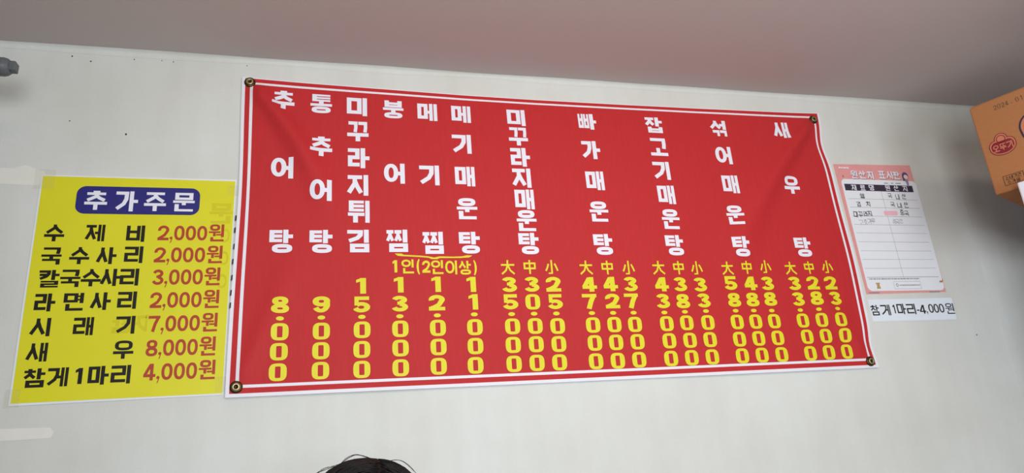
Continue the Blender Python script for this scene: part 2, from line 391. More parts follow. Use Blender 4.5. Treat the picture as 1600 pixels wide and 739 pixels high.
PRICES = [
    [('8', 0.1172, 0.2202), ('.', 0.1176, 0.1860), ('0', 0.1180, 0.1533), ('0', 0.1173, 0.1045), ('0', 0.1161, 0.0550)],
    [('9', 0.2157, 0.2203), ('.', 0.2161, 0.1867), ('0', 0.2164, 0.1524), ('0', 0.2159, 0.1034), ('0', 0.2154, 0.0548)],
    [('1', 0.3134, 0.2668), ('5', 0.3148, 0.2180), ('.', 0.3151, 0.1857), ('0', 0.3155, 0.1527), ('0', 0.3146, 0.1030), ('0', 0.3142, 0.0536)],
    [('1', 0.4091, 0.2682), ('3', 0.4108, 0.2181), ('.', 0.4106, 0.1849), ('0', 0.4110, 0.1525), ('0', 0.4104, 0.1033), ('0', 0.4098, 0.0538)],
    [('1', 0.5067, 0.2684), ('2', 0.5071, 0.2189), ('.', 0.5070, 0.1852), ('0', 0.5074, 0.1524), ('0', 0.5071, 0.1031), ('0', 0.5057, 0.0540)],
    [('1', 0.6008, 0.2669), ('1', 0.6036, 0.2192), ('.', 0.6047, 0.1856), ('0', 0.6046, 0.1517), ('0', 0.6035, 0.1023), ('0', 0.6012, 0.0527)],
    [('3', 0.7051, 0.2655), ('5', 0.7054, 0.2177), ('.', 0.7062, 0.1843), ('0', 0.7065, 0.1512), ('0', 0.7049, 0.1021), ('0', 0.7039, 0.0527)],
    [('3', 0.7682, 0.2654), ('0', 0.7675, 0.2167), ('.', 0.7686, 0.1841), ('0', 0.7691, 0.1508), ('0', 0.7682, 0.1022), ('0', 0.7666, 0.0530)],
    [('2', 0.8301, 0.2648), ('5', 0.8312, 0.2162), ('.', 0.8314, 0.1834), ('0', 0.8320, 0.1492), ('0', 0.8312, 0.1008), ('0', 0.8292, 0.0522)],
    [('4', 0.9353, 0.2632), ('7', 0.9304, 0.2152), ('.', 0.9337, 0.1824), ('0', 0.9339, 0.1494), ('0', 0.9340, 0.1004), ('0', 0.9322, 0.0511)],
    [('4', 0.9982, 0.2637), ('2', 0.9981, 0.2152), ('.', 0.9962, 0.1817), ('0', 0.9962, 0.1490), ('0', 0.9959, 0.1001), ('0', 0.9953, 0.0504)],
    [('3', 1.0582, 0.2631), ('7', 1.0553, 0.2149), ('.', 1.0574, 0.1810), ('0', 1.0576, 0.1481), ('0', 1.0593, 0.0999), ('0', 1.0584, 0.0508)],
    [('4', 1.1552, 0.2615), ('3', 1.1515, 0.2128), ('.', 1.1514, 0.1797), ('0', 1.1546, 0.1480), ('0', 1.1556, 0.0998), ('0', 1.1540, 0.0507)],
    [('3', 1.2133, 0.2615), ('8', 1.2147, 0.2118), ('.', 1.2159, 0.1807), ('0', 1.2169, 0.1491), ('0', 1.2192, 0.0993), ('0', 1.2172, 0.0506)],
    [('3', 1.2776, 0.2603), ('3', 1.2810, 0.2130), ('.', 1.2831, 0.1817), ('0', 1.2836, 0.1484), ('0', 1.2824, 0.0994), ('0', 1.2812, 0.0506)],
    [('5', 1.3784, 0.2641), ('8', 1.3812, 0.2133), ('.', 1.3795, 0.1810), ('0', 1.3783, 0.1479), ('0', 1.3763, 0.0978), ('0', 1.3766, 0.0501)],
    [('4', 1.4463, 0.2629), ('8', 1.4423, 0.2135), ('.', 1.4395, 0.1805), ('0', 1.4394, 0.1477), ('0', 1.4391, 0.0983), ('0', 1.4408, 0.0501)],
    [('3', 1.5024, 0.2623), ('8', 1.5024, 0.2144), ('.', 1.4995, 0.1793), ('0', 1.5014, 0.1475), ('0', 1.5027, 0.0982), ('0', 1.5060, 0.0496)],
    [('3', 1.5953, 0.2614), ('3', 1.5980, 0.2130), ('.', 1.5978, 0.1792), ('0', 1.5994, 0.1476), ('0', 1.6030, 0.0989), ('0', 1.6029, 0.0498)],
    [('2', 1.6601, 0.2621), ('8', 1.6620, 0.2145), ('.', 1.6622, 0.1805), ('0', 1.6654, 0.1479), ('0', 1.6680, 0.0994), ('0', 1.6669, 0.0505)],
    [('2', 1.7236, 0.2621), ('3', 1.7278, 0.2135), ('.', 1.7274, 0.1811), ('0', 1.7309, 0.1477), ('0', 1.7354, 0.0994), ('0', 1.7311, 0.0508)],
]
SIZE_MARKS = [('大', 0.7048, 0.3140), ('中', 0.7667, 0.3143), ('小', 0.8296, 0.3141), ('大', 0.9301, 0.3120), ('中', 0.9938, 0.3117), ('小', 1.0586, 0.3114), ('大', 1.1521, 0.3111), ('中', 1.2162, 0.3108), ('小', 1.2753, 0.3106), ('大', 1.3758, 0.3095), ('中', 1.4420, 0.3118), ('小', 1.5073, 0.3147), ('大', 1.5931, 0.3099), ('中', 1.6590, 0.3109), ('小', 1.7250, 0.3139)]
NOTE = [('1', 0.4010, 0.3184), ('인', 0.4343, 0.3179), ('(', 0.4628, 0.3167), ('2', 0.4826, 0.3168), ('인', 0.5122, 0.3154), ('이', 0.5498, 0.3141), ('상', 0.5863, 0.3132), (')', 0.6130, 0.3131)]
BRACE = [(0.4008, 0.3537), (0.4187, 0.3534), (0.4240, 0.3500), (0.4646, 0.3475), (0.4863, 0.3458), (0.5054, 0.3420), (0.5193, 0.3453), (0.5562, 0.3443), (0.5805, 0.3451), (0.5938, 0.3482), (0.6088, 0.3472), (0.5991, 0.3420), (0.5747, 0.3405), (0.5191, 0.3405), (0.5135, 0.3376), (0.4979, 0.3376), (0.4898, 0.3414), (0.4644, 0.3437), (0.4248, 0.3458), (0.4087, 0.3471)]
EYELETS = [(0.0206, 0.8406), (1.8029, 0.8292), (1.8063, 0.0194), (0.0236, 0.0237)]
# folds [(0.0372, 0.816), (0.1073, 0.6839), (0.192, 0.5648), (1.7794, 0.804), (1.6162, 0.5863), (1.4208, 0.3512)]
# edges top [(0.0, 0.8595), (0.3105, 0.8476), (0.6433, 0.8405), (1.3093, 0.84), (1.8305, 0.8501)] right [(1.8171, 0.7893), (1.8152, 0.7067), (1.8249, 0.64), (1.8331, 0.5218), (1.836, 0.3821), (1.8406, 0.2843), (1.8388, 0.1537), (1.8225, 0.0614), (1.8265, -0.0024)]
POSTER = [(-0.6795, 2.0157), (-0.2335, 2.0156), (-0.2395, 1.4674), (-0.6784, 1.4635)]  # TL TR BR BL
POSTER_YELLOW = [(-0.6756, 2.0124), (-0.2364, 2.011), (-0.2404, 1.4711), (-0.6742, 1.4688)]
PILL = [(-0.598, 1.9884), (-0.3183, 1.9891), (-0.3169, 1.9158), (-0.5921, 1.9138)]
TITLE = [('추', -0.5540, 1.9512), ('가', -0.4854, 1.9501), ('주', -0.4213, 1.9502), ('문', -0.3552, 1.9504)]
ROWS = [
    ([('수', -0.6341, 1.8659), ('제', -0.5468, 1.8667), ('비', -0.4578, 1.8658)], '2,000원', (-0.409, 1.8654), (-0.2559, 1.8708)),
    ([('국', -0.6337, 1.8082), ('수', -0.5748, 1.8091), ('사', -0.5169, 1.8092), ('리', -0.4575, 1.8117)], '2,000원', (-0.4128, 1.8092), (-0.2568, 1.8133)),
    ([('칼', -0.6327, 1.7526), ('국', -0.5882, 1.7531), ('수', -0.5446, 1.7544), ('사', -0.5032, 1.7549), ('리', -0.4620, 1.7554)], '3,000원', (-0.4128, 1.7534), (-0.2592, 1.7561)),
    ([('라', -0.6341, 1.6958), ('면', -0.5752, 1.6965), ('사', -0.5187, 1.6971), ('리', -0.4620, 1.6986)], '2,000원', (-0.4127, 1.6971), (-0.2584, 1.6984)),
    ([('시', -0.6359, 1.6380), ('래', -0.5485, 1.6381), ('기', -0.4603, 1.6391)], '7,000원', (-0.4124, 1.6403), (-0.2591, 1.6403)),
    ([('새', -0.6362, 1.5807), ('우', -0.4599, 1.5809)], '8,000원', (-0.4128, 1.5832), (-0.2604, 1.5819)),
    ([('참', -0.6351, 1.5231), ('게', -0.5882, 1.5233), ('1', -0.5459, 1.5238), ('마', -0.5064, 1.5236), ('리', -0.4596, 1.5239)], '4,000원', (-0.4131, 1.5281), (-0.2581, 1.5253)),
]
GHOST = [('문', -0.2659, 1.9218, 0.055), ('0', -0.2537, 1.8617, 0.036), ('0', -0.2538, 1.8026, 0.036), ('0', -0.2552, 1.7431, 0.036), ('1', -0.4127, 1.6426, 0.040), ('게', -0.4360, 1.6416, 0.040), ('참', -0.4699, 1.6393, 0.040)]
DASHES = [(-0.2299, 1.9092), (-0.2305, 1.8765), (-0.2305, 1.8329), (-0.2314, 1.7931), (-0.2316, 1.7513), (-0.2321, 1.7129), (-0.2322, 1.6813)]
SIGN_FILM = [(1.6022, 2.1334), (1.9278, 2.1419), (1.9344, 1.6848), (1.6114, 1.6828)]
SIGN_PINK = [(1.6108, 2.1288), (1.9188, 2.1349), (1.9261, 1.6902), (1.62, 1.686)]
SIGN_WHITE = [(1.6249, 2.073), (1.9256, 2.0793), (1.9184, 1.6977), (1.6325, 1.6942)]
SIGN_BAR = [(1.6341, 2.0568), (1.9052, 2.0608), (1.9043, 2.0375), (1.6344, 2.0337)]
SIGN_DIV = [(1.771, 2.035), (1.7778, 1.7425)]
SIGN_LINES = [(1.6365, 1.9135, 2.0065), (1.6364, 1.9082, 1.9768), (1.6378, 1.9070, 1.9467), (1.6377, 1.9017, 1.9171), (1.6400, 1.9119, 1.8883), (1.6406, 1.9154, 1.8581), (1.6379, 1.9140, 1.8279), (1.6398, 1.9055, 1.7993), (1.6405, 1.9097, 1.7698), (1.6448, 1.9118, 1.7405)]
SIGN_TITLE = [('원', 1.6831, 2.0932), ('산', 1.7153, 2.0935), ('지', 1.7469, 2.0924), ('표', 1.7932, 2.0957), ('시', 1.8246, 2.0960), ('판', 1.8526, 2.0950)]
SIGN_HEAD = [('재', 1.6694, 2.0464), ('료', 1.7037, 2.0466), ('명', 1.7384, 2.0476), ('원', 1.8028, 2.0482), ('산', 1.8367, 2.0481), ('지', 1.8729, 2.0476)]
HAND = [('쌀', 1.6939, 2.0177), ('국', 1.8034, 2.0203), ('내', 1.8335, 2.0167), ('산', 1.8595, 2.0191), ('김', 1.6721, 1.9874), ('치', 1.7093, 1.9892), ('국', 1.8055, 1.9894), ('내', 1.8325, 1.9865), ('산', 1.8592, 1.9888), ('미', 1.6510, 1.9516), ('꾸', 1.6694, 1.9520), ('라', 1.6900, 1.9540), ('지', 1.7058, 1.9553), ('중', 1.8351, 1.9618), ('국', 1.8521, 1.9585)]
HAND_FAINT = [('고', 1.6646, 1.9244), ('춧', 1.6822, 1.9256), ('가', 1.6983, 1.9283), ('루', 1.7123, 1.9302), ('중', 1.7957, 1.9289), ('국', 1.8073, 1.9280), ('산', 1.8222, 1.9317)]
CORRECTION = [(1.7612, 1.9657), (1.8167, 1.9667), (1.816, 1.9509), (1.7626, 1.95)]
CARTOON = [('x', 1.8873, 2.0888)]
SMALLPRINT = [(1.6417, 1.7348), (1.8347, 1.7355)]
FOOT_MARK = [(1.6643, 1.7225), (1.6802, 1.723), (1.6742, 1.702), (1.66, 1.7022)]
FOOT_BOX = [(1.7325, 1.7256), (1.8356, 1.7263), (1.8307, 1.7021), (1.7291, 1.7017)]
STRIP = [(1.6191, 1.6685), (1.9407, 1.6708), (1.9385, 1.5997), (1.6198, 1.5994)]
STRIP_FILM = [(1.6108, 1.6807), (1.9515, 1.6839), (1.9446, 1.5934), (1.6035, 1.5932)]
STRIP_TEXT = [('참', 1.6368, 1.6349, 0.0297, 0.0329), ('게', 1.6763, 1.6348, 0.0353, 0.0337), ('1', 1.7077, 1.6372, 0.0170, 0.0272), ('마', 1.7360, 1.6370, 0.0330, 0.0333), ('리', 1.7730, 1.6363, 0.0343, 0.0335), ('-', 1.7982, 1.6319, 0.0102, 0.0037), ('4', 1.8162, 1.6346, 0.0237, 0.0281), (',', 1.8316, 1.6226, 0.0065, 0.0091), ('0', 1.8489, 1.6368, 0.0191, 0.0282), ('0', 1.8693, 1.6367, 0.0192, 0.0283), ('0', 1.8902, 1.6369, 0.0193, 0.0284), ('원', 1.9221, 1.6351, 0.0355, 0.0334)]
PATCH_LOW = [(-0.6883, 1.4192), (-0.6391, 1.415), (-0.592, 1.4136), (-0.5834, 1.4035), (-0.587, 1.3915), (-0.6361, 1.3905), (-0.6847, 1.3922)]
PATCH_HIGH = [(-0.7705, 2.0321), (-0.7408, 2.0314), (-0.7175, 2.0408), (-0.6744, 2.0252), (-0.6701, 2.0117), (-0.6836, 1.9877), (-0.7661, 1.9987)]
SPECKS = [(-0.6355, 2.1655), (-0.6057, 2.3407), (-0.6501, 2.3524), (-0.5039, 2.3548), (-0.4088, 2.3547), (-0.4372, 2.3563), (1.256, 2.5987), (1.4133, 2.6341), (1.9999, 1.5485), (-0.2227, 2.3575), (-0.5043, 2.1343), (-0.0639, 2.3804), (1.984, 2.4498)]
SEAM = [(2.1549, 2.3517), (2.0673, 1.637)]
DATE = [('2', 0.0610, 2.1113), ('0', 0.0718, 2.1097), ('2', 0.0806, 2.1091), ('4', 0.0896, 2.1078), ('.', 0.1016, 2.1045), ('0', 0.1197, 2.1129), ('1', 0.1290, 2.1135)]
LOGO = [(0.0507, 2.0007), (0.018, 2.0046), (0.0836, 1.998), (0.0549, 2.0342), (0.0454, 1.968)]
BIGLOGO = [(0.0968, 2.047), (0.1183, 2.0596), (0.1036, 2.0041)]
EXPIRY = [(0.0291, 1.9117), (0.0761, 1.9129), (0.0736, 1.8859), (0.0283, 1.8842)]
EXP_TEXT = [('소', 0.0385, 1.9047), ('비', 0.0465, 1.905), ('기', 0.0546, 1.9058), ('간', 0.0646, 1.9063), ('6', 0.0402, 1.8914), ('개', 0.0488, 1.891), ('월', 0.058, 1.8919)]

# ------------------------------------------------------------------ materials
M = {}
def wallpaper():
    m = mat('white_silk_wallpaper', srgb(228, 227, 220), 0.62, spec=0.25)
    nt = m.node_tree; p = nt.nodes['Principled BSDF']; tc = nt.nodes['Texture Coordinate']
    big = nt.nodes.new('ShaderNodeTexNoise'); big.inputs['Scale'].default_value = 1.7; big.inputs['Detail'].default_value = 6; big.inputs['Roughness'].default_value = 0.6
    fine = nt.nodes.new('ShaderNodeTexNoise'); fine.inputs['Scale'].default_value = 420; fine.inputs['Detail'].default_value = 2
    streak = nt.nodes.new('ShaderNodeTexNoise'); streak.inputs['Scale'].default_value = 1.0; streak.inputs['Detail'].default_value = 4
    mp = nt.nodes.new('ShaderNodeMapping'); mp.inputs['Scale'].default_value = (14, 1, 2.2)
    for n in (big, fine): nt.links.new(tc.outputs['Object'], n.inputs['Vector'])
    nt.links.new(tc.outputs['Object'], mp.inputs['Vector']); nt.links.new(mp.outputs['Vector'], streak.inputs['Vector'])
    r = nt.nodes.new('ShaderNodeValToRGB'); r.color_ramp.elements[0].position = 0.3; r.color_ramp.elements[1].position = 0.7
    r.color_ramp.elements[0].color = srgb(214, 214, 207); r.color_ramp.elements[1].color = srgb(228, 231, 229)
    nt.links.new(big.outputs['Fac'], r.inputs['Fac'])
    r2 = nt.nodes.new('ShaderNodeValToRGB'); r2.color_ramp.elements[0].position = 0.35; r2.color_ramp.elements[1].position = 0.65
    r2.color_ramp.elements[0].color = (0.955, 0.955, 0.95, 1); r2.color_ramp.elements[1].color = (1, 1, 1, 1)
    nt.links.new(streak.outputs['Fac'], r2.inputs['Fac'])
    r3 = nt.nodes.new('ShaderNodeValToRGB'); r3.color_ramp.elements[0].position = 0.3; r3.color_ramp.elements[1].position = 0.7
    r3.color_ramp.elements[0].color = (0.93, 0.93, 0.93, 1); r3.color_ramp.elements[1].color = (1, 1, 1, 1)
    nt.links.new(fine.outputs['Fac'], r3.inputs['Fac'])
    prev = r.outputs['Color']
    for q in (r2, r3):
        mx = nt.nodes.new('ShaderNodeMix'); mx.data_type = 'RGBA'; mx.blend_type = 'MULTIPLY'; mx.inputs['Factor'].default_value = 1.0
        nt.links.new(prev, mx.inputs[6]); nt.links.new(q.outputs['Color'], mx.inputs[7]); prev = mx.outputs[2]
    nt.links.new(prev, p.inputs['Base Color'])
    b = nt.nodes.new('ShaderNodeBump'); b.inputs['Strength'].default_value = 0.25; b.inputs['Distance'].default_value = 0.001
    nt.links.new(fine.outputs['Fac'], b.inputs['Height']); nt.links.new(b.outputs['Normal'], p.inputs['Normal'])
    return m
M['wall'] = wallpaper()
M['patch'] = mat('wallpaper_touch_up', srgb(233, 232, 224), 0.6, noise_amt=0.04, noise_scale=30)
M['ceiling'] = mat('ceiling_paper', srgb(200, 188, 184), 0.85, spec=0.1, noise_amt=0.05, noise_scale=500, bump=0.15, bump_scale=500)
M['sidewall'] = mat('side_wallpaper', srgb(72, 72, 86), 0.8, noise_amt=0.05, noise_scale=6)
M['floor'] = mat('wood_floor', srgb(96, 84, 72), 0.5, noise_amt=0.25, noise_scale=9, stretch=(1, 12, 1))
M['frame'] = mat('window_frame_white', srgb(225, 225, 225), 0.4, noise_amt=0.03)
M['red'] = mat('banner_red', srgb(194, 47, 50), 0.62, spec=0.2, noise_amt=0.05, noise_scale=55, stretch=(3, 1, 0.35), bump=0.08, bump_scale=700)
M['vinyl'] = mat('banner_white_vinyl', srgb(236, 234, 243), 0.5, noise_amt=0.03, noise_scale=30)
M['ink_white'] = mat('white_print', srgb(236, 236, 248), 0.5, noise_amt=0.02, noise_scale=60)
M['ink_yellow'] = mat('yellow_print', srgb(230, 220, 44), 0.5, noise_amt=0.04, noise_scale=60)
M['brass'] = mat('aged_brass', srgb(204, 180, 130), 0.35, 0.75, noise_amt=0.35, noise_scale=300)
M['brass_dark'] = mat('dark_tarnished_brass', srgb(84, 68, 42), 0.4, 0.8, noise_amt=0.4, noise_scale=300)
M['steel_dark'] = mat('dark_screw', srgb(52, 46, 40), 0.35, 0.7, noise_amt=0.2, noise_scale=300)
M['poster'] = mat('poster_yellow', srgb(224, 219, 42), 0.45, noise_amt=0.03, noise_scale=14)
M['paper'] = mat('white_paper', srgb(232, 236, 240), 0.5, noise_amt=0.02, noise_scale=20)
M['pill'] = mat('navy_print', srgb(46, 44, 122), 0.45, noise_amt=0.05, noise_scale=80)
M['ink_black'] = mat('black_print', srgb(30, 26, 20), 0.5, noise_amt=0.1, noise_scale=90)
M['ink_brick'] = mat('brick_red_print', srgb(178, 66, 44), 0.5, noise_amt=0.05, noise_scale=90)
M['ghost'] = mat('show_through_print', srgb(212, 204, 34), 0.5, noise_amt=0.03, noise_scale=60)
M['film'] = film_mat('clear_laminate', 0.02, srgb(215, 210, 198))
M['tape'] = film_mat('yellowed_tape', 0.10, srgb(214, 202, 160))
M['pink'] = mat('pink_print', srgb(232, 160, 160), 0.45, noise_amt=0.06, noise_scale=25)
M['sheet'] = mat('sign_sheet_white', srgb(236, 240, 247), 0.4, noise_amt=0.02, noise_scale=20)
M['bar'] = mat('dark_purple_print', srgb(54, 44, 66), 0.5, noise_amt=0.08, noise_scale=80)
M['rule'] = mat('grey_rule_print', srgb(150, 152, 158), 0.5, noise_amt=0.05, noise_scale=80)
M['faint'] = mat('faded_pen', srgb(140, 142, 150), 0.5, noise_amt=0.1, noise_scale=200)
M['correction'] = mat('pink_correction', srgb(244, 190, 202), 0.5, noise_amt=0.04, noise_scale=80)
M['tan'] = mat('tan_print', srgb(196, 168, 110), 0.5, noise_amt=0.3, noise_scale=300)
M['skin_print'] = mat('figure_skin_print', srgb(236, 205, 196), 0.5, noise_amt=0.02)
M['figure_blue'] = mat('figure_blue_print', srgb(78, 78, 132), 0.5, noise_amt=0.05)
M['figure_mauve'] = mat('figure_mauve_print', srgb(150, 132, 168), 0.5, noise_amt=0.05)
M['strip'] = mat('pale_blue_paper', srgb(232, 240, 250), 0.45, noise_amt=0.02, noise_scale=20)
M['card'] = mat('brown_cardboard', srgb(168, 115, 75), 0.8, spec=0.15, noise_amt=0.07, noise_scale=60, stretch=(1, 1, 6), bump=0.06, bump_scale=200)
M['card_edge'] = mat('cardboard_flap', srgb(160, 112, 74), 0.85, noise_amt=0.08, noise_scale=50)
M['maroon'] = mat('maroon_print', srgb(128, 34, 46), 0.55, noise_amt=0.08, noise_scale=120)
M['blush'] = mat('pale_red_print', srgb(192, 120, 90), 0.6, noise_amt=0.05, noise_scale=120)
M['stamp'] = mat('grey_stamp_ink', srgb(96, 76, 58), 0.6, noise_amt=0.2, noise_scale=260)
M['enamel'] = mat('white_enamel', srgb(224, 226, 238), 0.3, noise_amt=0.02, noise_scale=8)
M['pvc'] = mat('grey_pvc', srgb(96, 101, 106), 0.42, noise_amt=0.1, noise_scale=60)
M['hair'] = mat('dark_hair', srgb(12, 8, 10), 0.55, spec=0.2, noise_amt=0.35, noise_scale=90, stretch=(1, 1, 0.3))
M['scalp'] = mat('brown_parting', srgb(70, 50, 50), 0.6, noise_amt=0.2, noise_scale=200)
M['skin'] = mat('skin', srgb(214, 170, 146), 0.5, noise_amt=0.05, noise_scale=30)
M['shirt'] = mat('dark_knit', srgb(58, 60, 74), 0.85, noise_amt=0.2, noise_scale=120)
M['eye'] = mat('eye_dark', srgb(28, 22, 20), 0.2, noise_amt=0.05)
M['lip'] = mat('lip', srgb(178, 98, 92), 0.45, noise_amt=0.05)
M['wood'] = mat('stool_wood', srgb(132, 92, 58), 0.5, noise_amt=0.25, noise_scale=14, stretch=(1, 8, 1))

# ------------------------------------------------------------------ the room
CEIL, FLOOR = 2.3796, -0.31
XL, XR, YB = -1.3, 2.85, -2.5
wall = struct(box_obj('wall_back', (XL-0.1, 0.0, FLOOR), (XR+0.1, 0.1, CEIL), M['wall']))
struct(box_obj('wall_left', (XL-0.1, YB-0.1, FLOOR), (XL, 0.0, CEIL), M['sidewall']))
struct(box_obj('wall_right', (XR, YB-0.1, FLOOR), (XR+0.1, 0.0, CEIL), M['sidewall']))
struct(box_obj('floor', (XL-0.1, YB-0.1, FLOOR-0.1), (XR+0.1, 0.1, FLOOR), M['floor']))
struct(box_obj('ceiling', (XL-0.1, YB-0.1, CEIL), (XR+0.1, 0.1, CEIL+0.1), M['ceiling']))
OPENINGS = ((-0.30, 0.36, 1.08, 1.82), (0.86, 1.74, 0.78, 1.72))  # second entry is invented, to house the added fill light
bm = bmesh.new()                                     # rear wall: the daylight opening, plus a second one made up for the fill
xs = [XL] + [c for w_ in OPENINGS for c in w_[:2]] + [XR]
for k in range(0, len(xs), 2): add_box(bm, (xs[k], YB-0.1, FLOOR), (xs[k+1], YB, CEIL))
for x0, x1, z0, z1 in OPENINGS:
    add_box(bm, (x0, YB-0.1, FLOOR), (x1, YB, z0)); add_box(bm, (x0, YB-0.1, z1), (x1, YB, CEIL))
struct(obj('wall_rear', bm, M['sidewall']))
for k, (x0, x1, z0, z1) in enumerate(OPENINGS):
    bm = bmesh.new()
    for a in ((x0, z0, x1, z0+0.04), (x0, z1-0.04, x1, z1), (x0, z0+0.04, x0+0.04, z1-0.04), (x1-0.04, z0+0.04, x1, z1-0.04)):
        add_box(bm, (a[0], YB-0.09, a[1]), (a[2], YB-0.01, a[3]))
    struct(obj('window_%d' % (k+1), bm, M['frame']))  # the second frame belongs to the made-up fill opening
# the rolled edge where the wallpaper turns on to the ceiling
bm = bmesh.new()
n = 60
rows = []
for i in range(n+1):
    x = XL + (XR-XL)*i/n
    d = 0.010 + 0.004*noise.noise(Vector((x*3.1, 0.3, 0)))
    rows.append([bm.verts.new((x, -y, z)) for y, z in ((0.0005, CEIL-d*1.6), (d*0.18, CEIL-d*0.75), (d*0.5, CEIL-d*0.28), (d*1.1, CEIL-0.0005))])
for a, b in zip(rows, rows[1:]):
    for k in range(3): bm.faces.new((a[k], a[k+1], b[k+1], b[k]))
struct(obj('trim_1', bm, M['wall'], None, True))
# repaired places, a seam and fly specks in the wallpaper
ink = Ink(wall_surf(0.0006)); ink.poly([(-0.83, 1.4192)]+PATCH_LOW[1:6]+[(-0.83, 1.3915)]); struct(ink.build('trim_2', M['patch'], None))
ink = Ink(wall_surf(0.0006)); ink.poly([(-0.9, 2.034)]+PATCH_HIGH[1:6]+[(-0.9, 1.995)]); struct(ink.build('trim_3', M['patch'], None))
ink = Ink(wall_surf(0.0008))
for x, z in SPECKS[:6] + SPECKS[8:]:
    r0 = random.uniform(0.0013, 0.0024); ink.put(union(disc(0, 0, r0, r0*random.uniform(0.8, 1.6), 9)), x, z)
struct(ink.build('trim_4', M['ink_black'], None))
bm = bmesh.new(); add_box(bm, (2.106, -0.0005, FLOOR), (2.109, 0.0, CEIL-0.012)); struct(obj('trim_5', bm, M['wall'], None))

# ------------------------------------------------------------------ red menu banner
BX, BZ, BW, BH = -0.23348, CAM_Z + 0.20937, 1.8320, 0.8558
def seg_dist(u, v, a, b):
    dx, dy = b[0]-a[0], b[1]-a[1]; L2 = dx*dx+dy*dy
    t = ((u-a[0])*dx+(v-a[1])*dy)/L2; L = math.sqrt(L2)
    return t, ((u-a[0])*dy-(v-a[1])*dx)/L
def fold(u, v, a, b, amp, sig, curve=0.0):
    t, d = seg_dist(u, v, a, b); d += curve*math.sin(max(0, min(1, t))*PI)
    e = max(0.0, min(1.0, (t+0.02)/0.10))*max(0.0, min(1.0, (1.25-t)/0.8))
    return amp*e*e*(3-2*e)*math.exp(-(d/(sig*(0.55+0.8*max(0, t))))**2)
def swell(u, v):
    h = 0.0035
    h += fold(u, v, (0.03, 0.83), (0.245, 0.46), 0.020, 0.030, 0.02)
    h += fold(u, v, (1.79, 0.82), (1.40, 0.33), 0.017, 0.036, -0.02)
    h += fold(u, v, (0.03, 0.03), (0.16, 0.36), 0.006, 0.03)
    h += fold(u, v, (1.80, 0.04), (1.62, 0.30), 0.005, 0.03)
    h += 0.0022*(1+noise.noise(Vector((u*2.6, v*3.0, 1.7))))
    h += 0.0010*(1+noise.noise(Vector((u*7.0, v*5.0, 4.1))))
    h += 0.010*math.sin(PI*max(0, min(1, u/BW)))**2*math.sin(PI*max(0, min(1, v/BH)))
    return h
def edge_warp(u, v):
    """the hung cloth: top hem dips between its eyelets, right hem pulls in"""
    t = max(0, min(1, u/BW)); s = max(0, min(1, v/BH))
    dz = -0.0125*(4*t*(1-t))**0.8*max(0, (s-0.86)/0.14)**1.0 + 0.0035*max(0, 1-t*3)*max(0, (s-0.8)/0.2)
    k = max(0, (t-0.93)/0.07)
    dx = k*(-0.014*math.exp(-((s-0.86)/0.07)**2) + 0.006*math.exp(-((s-0.38)/0.16)**2) - 0.008*math.exp(-((s-0.08)/0.05)**2))
    dx += 0.0065*max(0, 1-u/0.07)*math.exp(-((s-0.62)/0.26)**2)
    return dx, dz
def cloth(off):
    def f(u, v):
        dx, dz = edge_warp(u, v); return (BX+u+dx, -swell(u, v)-off, BZ+v+dz)
    return f
banner = thing('menu_banner', 'big red vinyl banner with white dish names and yellow prices', 'banner', (BX+BW/2, -0.003, BZ))
UL = [0.0, 0.0085, 0.0215, 0.0295]; UR = [1.8045, 1.8115, 1.8235, BW]
VB = [0.0, 0.0085, 0.0215, 0.0285]; VT = [0.8355, 0.8420, 0.8535, BH]
def grid(a, b, st):
    k = int((b[0]-a[-1])/st); return a + [a[-1]+(b[0]-a[-1])*i/k for i in range(1, k)] + b
us, vv = grid(UL, UR, 0.0105), grid(VB, VT, 0.0105)
sf = cloth(0.0); verts = [sf(u, v) for v in vv for u in us]; faces = []; mids = []
def zone(x, lo, hi):
    if x < lo[1] or x > hi[2]: return 0
    if x < lo[2] or x > hi[1]: return 1
    if x < lo[3] or x > hi[0]: return 2
    return 3
for j in range(len(vv)-1):
    for i in range(len(us)-1):
        a = j*len(us)+i; faces.append((a, a+1, a+1+len(us), a+len(us)))
        z1 = zone((us[i]+us[i+1])/2, UL, UR); z2 = zone((vv[j]+vv[j+1])/2, VB, VT); z = min(z1, z2)
        mids.append(1 if z in (0, 2) else 0)
verts, faces = solid_sheet(verts, faces, 0.0006)
mids += [1]*(len(faces)-len(mids))                     # plain white back and cut edge
sheet = pyobj('sheet', verts, faces, [M['red'], M['vinyl']], banner, True)
for p, k in zip(sheet.data.polygons, mids): p.material_index = k
ON = cloth(0.0009); ST = 0.0125
for col in DISHES:
    ink = Ink(ON); uc = sum(c[1] for c in col)/len(col)
    for ch, u, v in col: ink.char(ch, u, v, 0.0575, 0.0625 if ch in '탕찜김운튀' else 0.060, 0.185, 0.215, False, ST)
    ink.build('dish_lettering', M['ink_white'], banner, 'white dish name running down the banner')
for col in PRICES:
    ink = Ink(ON)
    for ch, u, v in col:
        if ch == '.': ink.char(ch, u, v, 0.0185, 0.0105, 0.2, 0.2, False, ST)
        elif ch == '0': ink.char(ch, u, v, 0.0415, 0.0425, 0.175, 0.345, True, ST)
        else: ink.char(ch, u, v, 0.0425, 0.0415, 0.225, 0.345, True, ST)
    ink.build('price_lettering', M['ink_yellow'], banner, 'yellow price figures under a dish name')
for ch, u, v in SIZE_MARKS:
    ink = Ink(ON); ink.char(ch, u, v, 0.039, 0.040, 0.125, 0.125, False, ST)
    ink.build('size_lettering', M['ink_yellow'], banner, 'yellow portion size character above a price')
ink = Ink(ON)
